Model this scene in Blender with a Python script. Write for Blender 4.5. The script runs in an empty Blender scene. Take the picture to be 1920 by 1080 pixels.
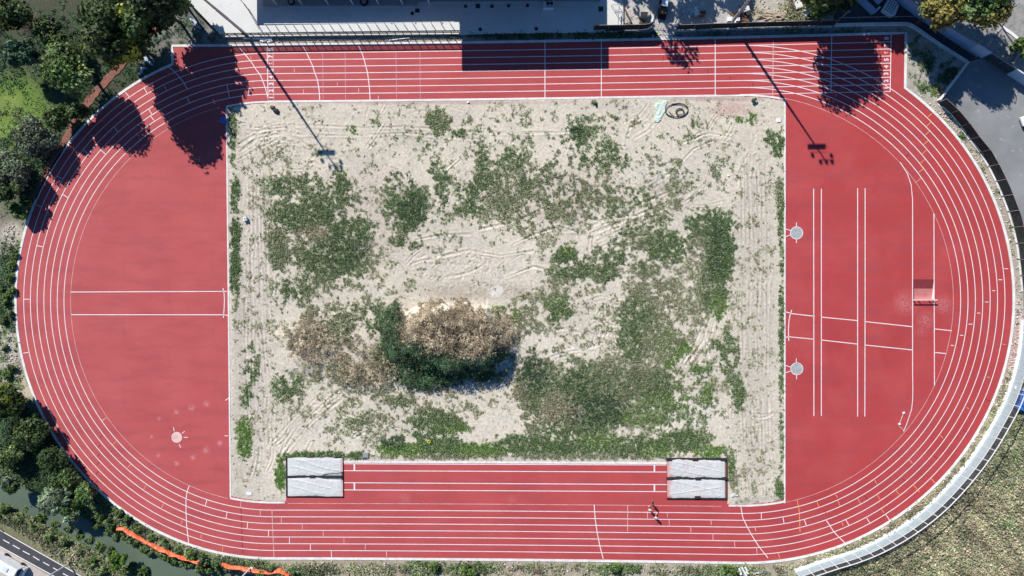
import bpy, bmesh, math, random
import numpy as np
random.seed(7); rng=np.random.default_rng(7)
S=bpy.context.scene; C=S.collection
# ---------------------------------------------------------------- camera, light, exposure
F=1300.0; CL=(6.177,4.2505,124.7798); CR=(-0.0140,0.0353,-0.0046); K1=-0.028
cd=bpy.data.cameras.new('camera'); cam=bpy.data.objects.new('camera',cd); C.objects.link(cam)
cam.location=CL; cam.rotation_euler=CR; cd.sensor_width=36; cd.lens=36*F/1920; cd.clip_end=3000; cd.clip_start=1
S.camera=cam
SHX,SHY=0.72,-1.08                                   # ground shadow offset per metre of height
elev=math.atan(1/math.hypot(SHX,SHY)); sdir=np.array([-SHX,-SHY,1.0]); sdir/=np.linalg.norm(sdir)
w=bpy.data.worlds.new('World'); S.world=w; w.use_nodes=True
nt=w.node_tree; sky=nt.nodes.new('ShaderNodeTexSky'); sky.sky_type='NISHITA'; sky.sun_disc=False
sky.sun_elevation=elev; sky.sun_rotation=math.atan2(sdir[0],sdir[1])
sky.ozone_density=3.0; sky.dust_density=.5
smx=nt.nodes.new('ShaderNodeMix'); smx.data_type='RGBA'; smx.blend_type='MULTIPLY'; smx.inputs[0].default_value=1; smx.inputs[7].default_value=(.55,.95,1.35,1)
nt.links.new(sky.outputs[0],smx.inputs[6]); nt.links.new(smx.outputs[2],nt.nodes['Background'].inputs[0]); nt.nodes['Background'].inputs[1].default_value=0.05
sl=bpy.data.lights.new('sun','SUN'); sl.energy=4.6; sl.angle=math.radians(0.55); sl.color=(1.0,0.96,0.9)
so=bpy.data.objects.new('sun',sl); C.objects.link(so); so.location=(-100,150,200)
from mathutils import Vector, Matrix
so.rotation_euler=Vector(sdir).to_track_quat('Z','Y').to_euler()
S.view_settings.view_transform='Standard'; S.view_settings.look='None'; S.view_settings.gamma=1
S.view_settings.exposure=0.45
S.render.engine='CYCLES'
S.cycles.max_bounces=4; S.cycles.diffuse_bounces=2; S.cycles.transparent_max_bounces=6
# ---------------------------------------------------------------- photo pixel <-> place
def Rm(a,b,c):
    ca,sa,cb,sb,cc,sc=math.cos(a),math.sin(a),math.cos(b),math.sin(b),math.cos(c),math.sin(c)
    return np.array([[cc,-sc,0],[sc,cc,0],[0,0,1]])@np.array([[cb,0,sb],[0,1,0],[-sb,0,cb]])@np.array([[1,0,0],[0,ca,-sa],[0,sa,ca]])
R_=Rm(*CR)
def P(px,py,z=0.0):
    d=R_@np.array([(px-960)/F,-(py-540)/F,-1.0]); t=(z-CL[2])/d[2]
    return (CL[0]+d[0]*t, CL[1]+d[1]*t)
def PP(pts,z=0.0): return [P(a,b,z) for a,b in pts]
def UNP(x,y,z=0.0):                                   # world -> photo pixel (arrays)
    x=np.asarray(x,float); y=np.asarray(y,float); q=np.stack([x-CL[0],y-CL[1],np.zeros_like(x)+z-CL[2]],-1)@R_
    return 960+F*q[...,0]/-q[...,2], 540-F*q[...,1]/-q[...,2]
def W(x,y):                                           # standard track coordinates -> ground position, bent to carry the camera's lens distortion
    q=(np.array([x-CL[0],y-CL[1],-CL[2]]))@R_; u1,v1=q[0]/-q[2],q[1]/-q[2]; u,v=u1,v1
    for _ in range(6):
        k=1+K1*(u*u+v*v); u,v=u1/k,v1/k
    d=R_@np.array([u,v,-1.0]); t=-CL[2]/d[2]; return (CL[0]+d[0]*t, CL[1]+d[1]*t)
# ---------------------------------------------------------------- noise
_tab=rng.random((256,256))
def vn(x,y,sc,seed=0):
    x=np.asarray(x)/sc+seed*17.3+1000; y=np.asarray(y)/sc+seed*31.7+1000
    xi=np.floor(x).astype(int); yi=np.floor(y).astype(int); fx=x-xi; fy=y-yi
    fx=fx*fx*(3-2*fx); fy=fy*fy*(3-2*fy)
    a=_tab[xi%256,yi%256]; b=_tab[(xi+1)%256,yi%256]; c=_tab[xi%256,(yi+1)%256]; d=_tab[(xi+1)%256,(yi+1)%256]
    return (a*(1-fx)+b*fx)*(1-fy)+(c*(1-fx)+d*fx)*fy
def fbm(x,y,sc,oc=4,seed=0):
    s=0;a=1;t=0
    for i in range(oc): s=s+a*vn(x,y,sc/2**i,seed+i*3); t+=a; a*=.55
    return s/t
# ---------------------------------------------------------------- materials
def _p(m): return m.node_tree.nodes['Principled BSDF']
def mat(name,c1,c2=None,scale=1.0,rough=0.7,c3=None,scale3=8.0,lo=.35,hi=.65,bump=0.0,bscale=20.0,spec=0.3,metal=0.0,attr=None,trans=0.0,detail=5.0,c3lo=.45,c3hi=.75,alpha=1.0,stretch=None):
    m=bpy.data.materials.new(name); m.use_nodes=True; n=m.node_tree.nodes; l=m.node_tree.links; b=_p(m)
    b.inputs['Roughness'].default_value=rough; b.inputs['Specular IOR Level'].default_value=spec; b.inputs['Metallic'].default_value=metal
    geo=n.new('ShaderNodeNewGeometry'); vec=geo.outputs['Position']
    if stretch:
        mp=n.new('ShaderNodeMapping'); mp.inputs['Scale'].default_value=stretch; l.new(vec,mp.inputs[0]); vec=mp.outputs[0]
    def noise(sc,lo,hi,det=detail):
        t=n.new('ShaderNodeTexNoise'); t.inputs['Scale'].default_value=sc; t.inputs['Detail'].default_value=det; t.inputs['Roughness'].default_value=.6
        l.new(vec,t.inputs['Vector']); r=n.new('ShaderNodeMapRange'); r.inputs[1].default_value=lo; r.inputs[2].default_value=hi; l.new(t.outputs[0],r.inputs[0]); return r.outputs[0]
    def mix(f,a,bb):
        x=n.new('ShaderNodeMix'); x.data_type='RGBA'; l.new(f,x.inputs[0])
        for s,v in ((6,a),(7,bb)):
            if isinstance(v,tuple): x.inputs[s].default_value=(*v,1)
            else: l.new(v,x.inputs[s])
        return x.outputs[2]
    if attr:
        at=n.new('ShaderNodeAttribute'); at.attribute_name=attr; col=at.outputs['Color']
        if c2 is not None:                                  # c1,c2 are multipliers here
            x=n.new('ShaderNodeMix'); x.data_type='RGBA'; x.blend_type='MULTIPLY'; x.inputs[0].default_value=1; l.new(col,x.inputs[6]); l.new(mix(noise(scale,lo,hi),c1,c2),x.inputs[7]); col=x.outputs[2]
    else:
        col=c1
        if c2 is not None: col=mix(noise(scale,lo,hi),c1,c2)
    if c3 is not None:
        f=noise(scale3,c3lo,c3hi)
        col=mix(f,col,c3)
    if isinstance(col,tuple): b.inputs['Base Color'].default_value=(*col,1)
    else: l.new(col,b.inputs['Base Color'])
    if bump:
        t=n.new('ShaderNodeTexNoise'); t.inputs['Scale'].default_value=bscale; t.inputs['Detail'].default_value=4; l.new(vec,t.inputs['Vector'])
        bp=n.new('ShaderNodeBump'); bp.inputs['Strength'].default_value=1; bp.inputs['Distance'].default_value=bump; l.new(t.outputs[0],bp.inputs['Height']); l.new(bp.outputs[0],b.inputs['Normal'])
    if trans:
        tr=n.new('ShaderNodeBsdfTranslucent'); ms=n.new('ShaderNodeMixShader'); ms.inputs[0].default_value=trans
        l.new(col,tr.inputs[0]) if not isinstance(col,tuple) else None
        l.new(b.outputs[0],ms.inputs[1]); l.new(tr.outputs[0],ms.inputs[2]); l.new(ms.outputs[0],n['Material Output'].inputs[0])
    if alpha<1:
        tr=n.new('ShaderNodeBsdfTransparent'); ms=n.new('ShaderNodeMixShader'); ms.inputs[0].default_value=alpha
        l.new(tr.outputs[0],ms.inputs[1]); l.new(b.outputs[0],ms.inputs[2]); l.new(ms.outputs[0],n['Material Output'].inputs[0])
    return m
M={}
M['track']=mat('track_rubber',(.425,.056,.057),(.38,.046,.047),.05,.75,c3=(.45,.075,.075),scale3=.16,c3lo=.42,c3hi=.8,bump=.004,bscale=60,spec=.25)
def _glare_and_marks():
    m=M['track']; n=m.node_tree.nodes; l=m.node_tree.links; b=_p(m); src=b.inputs['Base Color'].links[0].from_socket
    g=n.new('ShaderNodeNewGeometry'); sp=n.new('ShaderNodeSeparateXYZ'); l.new(g.outputs['Position'],sp.inputs[0]); mr=n.new('ShaderNodeMapRange'); mr.inputs[1].default_value=60; mr.inputs[2].default_value=-90; mr.inputs[3].default_value=0; mr.inputs[4].default_value=.34; l.new(sp.outputs[0],mr.inputs[0])  # glare put into the colour: paler and pinker towards the left
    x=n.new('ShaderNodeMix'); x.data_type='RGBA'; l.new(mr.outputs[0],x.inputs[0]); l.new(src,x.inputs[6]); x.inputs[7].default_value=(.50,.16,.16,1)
    # joints between the rolled bays, and damp streaks running across them
    t=n.new('ShaderNodeTexNoise'); t.inputs['Scale'].default_value=.22; t.inputs['Detail'].default_value=4; mp=n.new('ShaderNodeMapping'); mp.inputs['Scale'].default_value=(.6,2.6,1); l.new(g.outputs['Position'],mp.inputs[0]); l.new(mp.outputs[0],t.inputs['Vector'])
    r2=n.new('ShaderNodeMapRange'); r2.inputs[1].default_value=.46; r2.inputs[2].default_value=.74; r2.inputs[3].default_value=0; r2.inputs[4].default_value=.48; l.new(t.outputs[0],r2.inputs[0])
    y=n.new('ShaderNodeMix'); y.data_type='RGBA'; l.new(r2.outputs[0],y.inputs[0]); l.new(x.outputs[2],y.inputs[6]); y.inputs[7].default_value=(.30,.06,.07,1)
    nz=n.new('ShaderNodeTexNoise'); nz.inputs['Scale'].default_value=.35; nz.inputs['Detail'].default_value=4; l.new(g.outputs['Position'],nz.inputs['Vector'])
    va=n.new('ShaderNodeVectorMath'); va.operation='MULTIPLY_ADD'; va.inputs[1].default_value=(3.5,3.5,0); l.new(nz.outputs['Color'],va.inputs[0]); l.new(g.outputs['Position'],va.inputs[2])
    w_=n.new('ShaderNodeTexBrick'); w_.inputs['Scale'].default_value=1; w_.inputs['Brick Width'].default_value=17; w_.inputs['Row Height'].default_value=6.2; w_.inputs['Mortar Size'].default_value=.55; w_.inputs['Mortar Smooth'].default_value=1; l.new(va.outputs[0],w_.inputs['Vector'])
    r3=n.new('ShaderNodeMath'); r3.operation='MULTIPLY'; r3.inputs[1].default_value=.11; l.new(w_.outputs['Fac'],r3.inputs[0])
    q=n.new('ShaderNodeMix'); q.data_type='RGBA'; l.new(r3.outputs[0],q.inputs[0]); l.new(y.outputs[2],q.inputs[6]); q.inputs[7].default_value=(.25,.05,.055,1); out=q.outputs[2]
    nf=n.new('ShaderNodeTexNoise'); nf.inputs['Scale'].default_value=3.0; nf.inputs['Detail'].default_value=5; l.new(g.outputs['Position'],nf.inputs['Vector'])
    acc=None
    for sx,sy,sr,sa in [(298,785,.9,.5),(331,772,1.2,.6),(359,765,1.4,.5),(387,757,1.3,.6),(284,819,.8,.6),(297,854,1.1,.5),(331,869,1.2,.6),(362,858,1.2,.6),(386,844,1.6,.5),(412,831,1.3,.7),(1696,568,2.6,.45),(1708,578,1.8,.35),(1735,600,2.2,.45),(1768,571,2.2,.5),(1728,618,1.6,.25),(1240,905,.8,.2),(760,935,1.5,.25),(960,938,1.3,.25)]:
        cx,cy=P(sx,sy); vd=n.new('ShaderNodeVectorMath'); vd.operation='DISTANCE'; l.new(g.outputs['Position'],vd.inputs[0]); vd.inputs[1].default_value=(cx,cy,0)
        m1=n.new('ShaderNodeMapRange'); m1.interpolation_type='SMOOTHSTEP'; m1.inputs[1].default_value=sr*(.62 if sx<420 else 1.1); m1.inputs[2].default_value=0; m1.inputs[3].default_value=0; m1.inputs[4].default_value=sa*(.85 if sx<420 else .6); l.new(vd.outputs['Value'],m1.inputs[0])
        if acc is None: acc=m1.outputs[0]
        else: mm=n.new('ShaderNodeMath'); mm.operation='MAXIMUM'; l.new(acc,mm.inputs[0]); l.new(m1.outputs[0],mm.inputs[1]); acc=mm.outputs[0]
    nr=n.new('ShaderNodeMapRange'); nr.inputs[1].default_value=.35; nr.inputs[2].default_value=.65; nr.inputs[3].default_value=.0; nr.inputs[4].default_value=1.4; l.new(nf.outputs[0],nr.inputs[0])
    mu=n.new('ShaderNodeMath'); mu.operation='MULTIPLY'; l.new(acc,mu.inputs[0]); l.new(nr.outputs[0],mu.inputs[1])
    dd=n.new('ShaderNodeMix'); dd.data_type='RGBA'; l.new(mu.outputs[0],dd.inputs[0]); l.new(out,dd.inputs[6]); dd.inputs[7].default_value=(.62,.34,.34,1); l.new(dd.outputs[2],b.inputs['Base Color'])
_glare_and_marks()
M['line']=mat('line_paint',(.84,.79,.80),(.72,.62,.63),1.2,.6,c3=(.60,.40,.41),scale3=3.5,c3lo=.60,c3hi=.80)
M['thin']=mat('worn_line_paint',(.75,.52,.50),(.60,.30,.29),.8,.6)
M['violet']=mat('pale_line_paint',(.62,.42,.55),(.58,.36,.45),.8,.6)
M['orange']=mat('orange_mark_paint',(.78,.24,.08),(.75,.36,.18),.8,.6)
M['darkmark']=mat('dark_mark_paint',(.22,.02,.025),(.26,.03,.03),.8,.6)
M['kerb']=mat('kerb_concrete',(.80,.78,.76),(.62,.60,.57),.7,.8,c3=(.45,.42,.38),scale3=2.5,c3lo=.55,c3hi=.8,bump=.01,bscale=9)
M['conc']=mat('terrace_concrete',(.66,.66,.63),(.60,.60,.575),.15,.8,c3=(.40,.39,.37),scale3=.9,c3lo=.6,c3hi=.9,bump=.004,bscale=15)
M['concg']=mat('grey_concrete',(.42,.42,.42),(.33,.33,.33),.5,.8,c3=(.25,.24,.23),scale3=3,c3lo=.55,c3hi=.85)
M['asph']=mat('asphalt',(.27,.277,.28),(.195,.20,.203),.12,.85,c3=(.42,.42,.42),scale3=.7,c3lo=.60,c3hi=.8,bump=.01,bscale=25)
M['asph2']=mat('fresh_asphalt',(.07,.07,.078),(.055,.055,.062),.5,.85,bump=.008,bscale=30)
M['pale']=mat('pale_asphalt',(.34,.33,.31),(.25,.245,.23),.2,.85,c3=(.16,.155,.15),scale3=1.2)
M['pave']=mat('pink_paving',(.50,.40,.36),(.42,.38,.35),.5,.8,c3=(.58,.52,.48),scale3=2.0,bump=.01,bscale=8)
M['brick']=mat('terracotta_paving',(.30,.12,.09),(.22,.09,.07),.8,.85,c3=(.12,.07,.05),scale3=2.5,bump=.03,bscale=6)
M['ground']=mat('ground_soil',(1.12,1.12,1.12),(.80,.79,.78),2.2,.95,attr='Col',bump=.035,bscale=4.5,spec=.1,detail=8,c3=(.26,.225,.165),scale3=5.5,c3lo=.63,c3hi=.80)
M['leaf']=mat('leaves',(1,1,1),None,rough=.55,attr='tint',trans=.22,spec=.25)
M['bark']=mat('bark',(.10,.075,.055),(.06,.045,.035),3,.9,bump=.02,bscale=10)
M['deadwood']=mat('dead_twigs',(.26,.17,.12),(.15,.10,.07),3,.9)
M['water']=mat('canal_water',(.125,.165,.115),(.095,.125,.09),.12,.15,spec=.5)
M['white']=mat('white_paint',(.78,.78,.77),(.70,.70,.69),1.2,.5)
M['galv']=mat('galvanised_steel',(.50,.51,.52),(.42,.43,.44),2,.45,metal=.6)
M['dark']=mat('black_rubber',(.022,.022,.026),(.035,.035,.04),2,.7)
M['mesh']=mat('black_screen_fabric',(.018,.022,.020),(.035,.042,.036),1.1,.85,bump=.03,bscale=3)
M['tarp']=mat('white_plastic_sheet',(.62,.63,.63),(.52,.54,.54),1.3,.42,c3=(.70,.71,.71),scale3=4,bump=.05,bscale=3.0,spec=.5)
M['tarpred']=mat('white_sheet_red_dust',(.60,.61,.62),(.50,.52,.53),1.3,.45,c3=(.62,.20,.18),scale3=.45,c3lo=.56,c3hi=.68,bump=.06,bscale=2.5,spec=.5)
M['bluetarp']=mat('blue_plastic',(.04,.22,.62),(.03,.14,.50),2,.4,bump=.05,bscale=3)
M['skyplastic']=mat('pale_blue_plastic',(.48,.58,.70),(.40,.52,.68),2,.4,bump=.05,bscale=3)
M['netting']=mat('orange_netting',(.85,.13,.03),(.75,.10,.03),2,.6,c3=(.9,.35,.22),scale3=3,bump=.05,bscale=5)
M['panel']=mat('pale_blue_panel',(.46,.55,.58),(.38,.46,.50),.9,.35,c3=(.45,.50,.50),scale3=2.2,c3lo=.5,c3hi=.8,alpha=.66,spec=.5)
M['bluewall']=mat('blue_grey_wall',(.34,.46,.62),(.30,.41,.57),.6,.7)  # even blue grey tone, darker than the panels beside the gate
M['palewall']=mat('pale_wall',(.62,.68,.74),(.58,.64,.70),.8,.7)
M['dark_glass']=mat('dark_glass',(.015,.02,.035),None,rough=.08,spec=.6)
M['rust']=mat('rusty_steel',(.22,.11,.06),(.14,.08,.05),2,.85)
M['wood']=mat('pale_timber',(.58,.48,.36),(.45,.36,.26),2,.8)
M['yellow']=mat('yellow_plastic',(.75,.68,.05),None,rough=.5)
M['skin']=mat('skin',(.50,.30,.22),(.46,.27,.20),6,.55)
M['hair']=mat('dark_hair',(.03,.022,.018),None,rough=.6)
M['shirt_w']=mat('white_shirt',(.80,.80,.80),None,rough=.8)
M['cloth_d']=mat('dark_clothes',(.03,.035,.06),None,rough=.8)
M['cloth_g']=mat('grey_shorts',(.10,.10,.11),None,rough=.8)
M['vest']=mat('high_visibility_vest',(.62,.75,.12),None,rough=.7)
M['circle']=mat('circle_concrete',(.36,.38,.37),(.26,.28,.28),1.5,.8,c3=(.50,.52,.50),scale3=3)
M['pinkpowder']=mat('pale_powdered_circle',(.72,.52,.48),(.62,.36,.34),.7,.9)
M['dust']=mat('dusty_patch',(.56,.20,.19),None,rough=.9)
M['blueglass']=mat('blue_screen',(.05,.12,.30),None,rough=.3)
M['stone']=mat('rubble_stone',(1,1,1),None,rough=.9,attr='tint')
M['darksoil']=mat('dark_trim',(.05,.05,.05),None,rough=.9)
# ---------------------------------------------------------------- mesh building
def props(o,label=None,cat=None,group=None,kind=None):
    if label: o['label']=label
    if cat: o['category']=cat
    if group: o['group']=group
    if kind: o['kind']=kind
    return o
def empty(name,loc,label,cat,group=None,rz=0.0):
    o=bpy.data.objects.new(name,None); C.objects.link(o); o.location=loc; o.rotation_euler=(0,0,rz); o.empty_display_size=.3
    return props(o,label,cat,group)
def link(name,me,m,parent=None,mats=None):
    o=bpy.data.objects.new(name,me); C.objects.link(o)
    for k in (mats or [m]): me.materials.append(k)
    if parent is not None: o.parent=parent
    return o
class MB:
    def __init__(s): s.v=[]; s.f=[]
    def add(s,v,f):
        n=len(s.v); s.v+= [tuple(map(float,a)) for a in v]; s.f+=[tuple(i+n for i in a) for a in f]; return s
    def box(s,c,sz,rz=0.0,rx=0.0):
        hx,hy,hz=sz[0]/2,sz[1]/2,sz[2]/2; m=Matrix.Rotation(rz,3,'Z')@Matrix.Rotation(rx,3,'X'); v=[]
        for x,y,z in ((-1,-1,-1),(1,-1,-1),(1,1,-1),(-1,1,-1),(-1,-1,1),(1,-1,1),(1,1,1),(-1,1,1)):
            q=m@Vector((x*hx,y*hy,z*hz)); v.append((q.x+c[0],q.y+c[1],q.z+c[2]))
        return s.add(v,[(0,3,2,1),(4,5,6,7),(0,1,5,4),(1,2,6,5),(2,3,7,6),(3,0,4,7)])
    def prism(s,poly,z0,z1):
        n=len(poly); a=sum(poly[i][0]*poly[(i+1)%n][1]-poly[(i+1)%n][0]*poly[i][1] for i in range(n))
        if a<0: poly=poly[::-1]
        v=[(x,y,z0) for x,y in poly]+[(x,y,z1) for x,y in poly]
        return s.add(v,[tuple(range(n,2*n)),tuple(range(n-1,-1,-1))]+[(i,(i+1)%n,(i+1)%n+n,i+n) for i in range(n)])
    def flat(s,poly,z):
        n=len(poly); a=sum(poly[i][0]*poly[(i+1)%n][1]-poly[(i+1)%n][0]*poly[i][1] for i in range(n))
        if a<0: poly=poly[::-1]
        return s.add([(x,y,z) for x,y in poly],[tuple(range(n))])
    def strip(s,path,wd,z,off=0.0,th=0.0):            # ribbon along a 2-D path, optionally a solid of thickness th
        n=len(path); L=[];Rr=[]
        for i,(x,y) in enumerate(path):
            a=path[max(0,i-1)]; b=path[min(n-1,i+1)]; dx,dy=b[0]-a[0],b[1]-a[1]; d=math.hypot(dx,dy) or 1; nx,ny=-dy/d,dx/d
            L.append((x+nx*(off+wd/2),y+ny*(off+wd/2))); Rr.append((x+nx*(off-wd/2),y+ny*(off-wd/2)))
        if th<=0:
            v=[(x,y,z) for x,y in L]+[(x,y,z) for x,y in Rr]
            return s.add(v,[(i,i+n,i+n+1,i+1) for i in range(n-1)])
        v=[(x,y,z+th) for x,y in L]+[(x,y,z+th) for x,y in Rr]+[(x,y,z) for x,y in L]+[(x,y,z) for x,y in Rr]
        f=[]
        for i in range(n-1): f+=[(i,i+n,i+n+1,i+1),(i+2*n,i,i+1,i+1+2*n),(i+n,i+3*n,i+3*n+1,i+n+1)]
        f+=[(0,2*n,3*n,n),(n-1,2*n-1,4*n-1,3*n-1)]
        return s.add(v,f)
    def tube(s,pts,rs,k=8):
        if not hasattr(rs,'__len__'): rs=[rs]*len(pts)
        pts=[Vector(p) for p in pts]; n=len(pts); v=[]
        for i,p in enumerate(pts):
            d=(pts[min(n-1,i+1)]-pts[max(0,i-1)]).normalized(); u=d.orthogonal().normalized() if i==0 else (u-d*u.dot(d)).normalized(); t=d.cross(u)
            for j in range(k):
                a=2*math.pi*j/k; q=p+(u*math.cos(a)+t*math.sin(a))*rs[i]; v.append(tuple(q))
        f=[(i*k+j,i*k+(j+1)%k,(i+1)*k+(j+1)%k,(i+1)*k+j) for i in range(n-1) for j in range(k)]
        f+=[tuple(range(k-1,-1,-1)),tuple(range((n-1)*k,n*k))]
        return s.add(v,f)
    def ell(s,c,r,nu=12,nv=8):
        v=[];f=[]
        for i in range(nv+1):
            t=math.pi*i/nv
            for j in range(nu):
                a=2*math.pi*j/nu; v.append((c[0]+r[0]*math.sin(t)*math.cos(a),c[1]+r[1]*math.sin(t)*math.sin(a),c[2]+r[2]*math.cos(t)))
        for i in range(nv):
            for j in range(nu): f.append((i*nu+j,(i+1)*nu+j,(i+1)*nu+(j+1)%nu,i*nu+(j+1)%nu))
        return s.add(v,f)
    def disc(s,c,r,z,k=40,r0=0.0):
        if r0<=0: return s.flat([(c[0]+r*math.cos(2*math.pi*i/k),c[1]+r*math.sin(2*math.pi*i/k)) for i in range(k)],z)
        v=[(c[0]+q*math.cos(2*math.pi*i/k),c[1]+q*math.sin(2*math.pi*i/k),z) for q in (r,r0) for i in range(k)]
        return s.add(v,[(i,(i+1)%k,k+(i+1)%k,k+i) for i in range(k)])
    def build(s,name,m,parent=None,smooth=False,bevel=0.0):
        me=bpy.data.meshes.new(name); me.from_pydata(s.v,[],s.f); me.update()
        if parent is not None:
            pl=parent.location
            inv=parent.matrix_basis.inverted() if parent.parent is None else (parent.parent.matrix_basis@parent.matrix_basis).inverted()
            me.transform(inv)
        if smooth: me.polygons.foreach_set('use_smooth',[True]*len(me.polygons))
        o=link(name,me,m,parent)
        if bevel: b=o.modifiers.new('b','BEVEL'); b.width=bevel; b.segments=2
        return o
def leafmesh(name,pos,nrm,size,tint,m,parent=None,aspect=1.5,world=True,quad=True):
    """pos,nrm (N,3); size (N,); tint (N,3): one leaf-shaped four-cornered face each"""
    N=len(pos); nrm=nrm/(np.linalg.norm(nrm,axis=1,keepdims=True)+1e-9)
    r=rng.normal(size=(N,3)); u=np.cross(nrm,r); u/=np.linalg.norm(u,axis=1,keepdims=True)+1e-9; t=np.cross(nrm,u)
    a=size[:,None]*aspect*.5; b=size[:,None]*.5
    v=np.stack([pos-u*a,pos+t*b-u*a*.1,pos+u*a,pos-t*b-u*a*.1],1).reshape(-1,3)
    me=bpy.data.meshes.new(name); me.vertices.add(4*N); me.vertices.foreach_set('co',v.ravel())
    me.loops.add(4*N); me.loops.foreach_set('vertex_index',np.arange(4*N)); me.polygons.add(N); me.polygons.foreach_set('loop_start',np.arange(N)*4)
    try: me.polygons.foreach_set('loop_total',np.full(N,4))
    except Exception: pass
    me.update(calc_edges=True)
    at=me.attributes.new('tint','FLOAT_COLOR','POINT'); c=np.ones((N,4,4)); c[:,:,:3]=tint[:,None,:]; at.data.foreach_set('color',c.ravel())
    if parent is not None and world: me.transform(parent.matrix_basis.inverted())
    return link(name,me,m,parent)
def ext(x0,y0,x1,y1,t): return (x0+(x1-x0)*t,y0+(y1-y0)*t)

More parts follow.
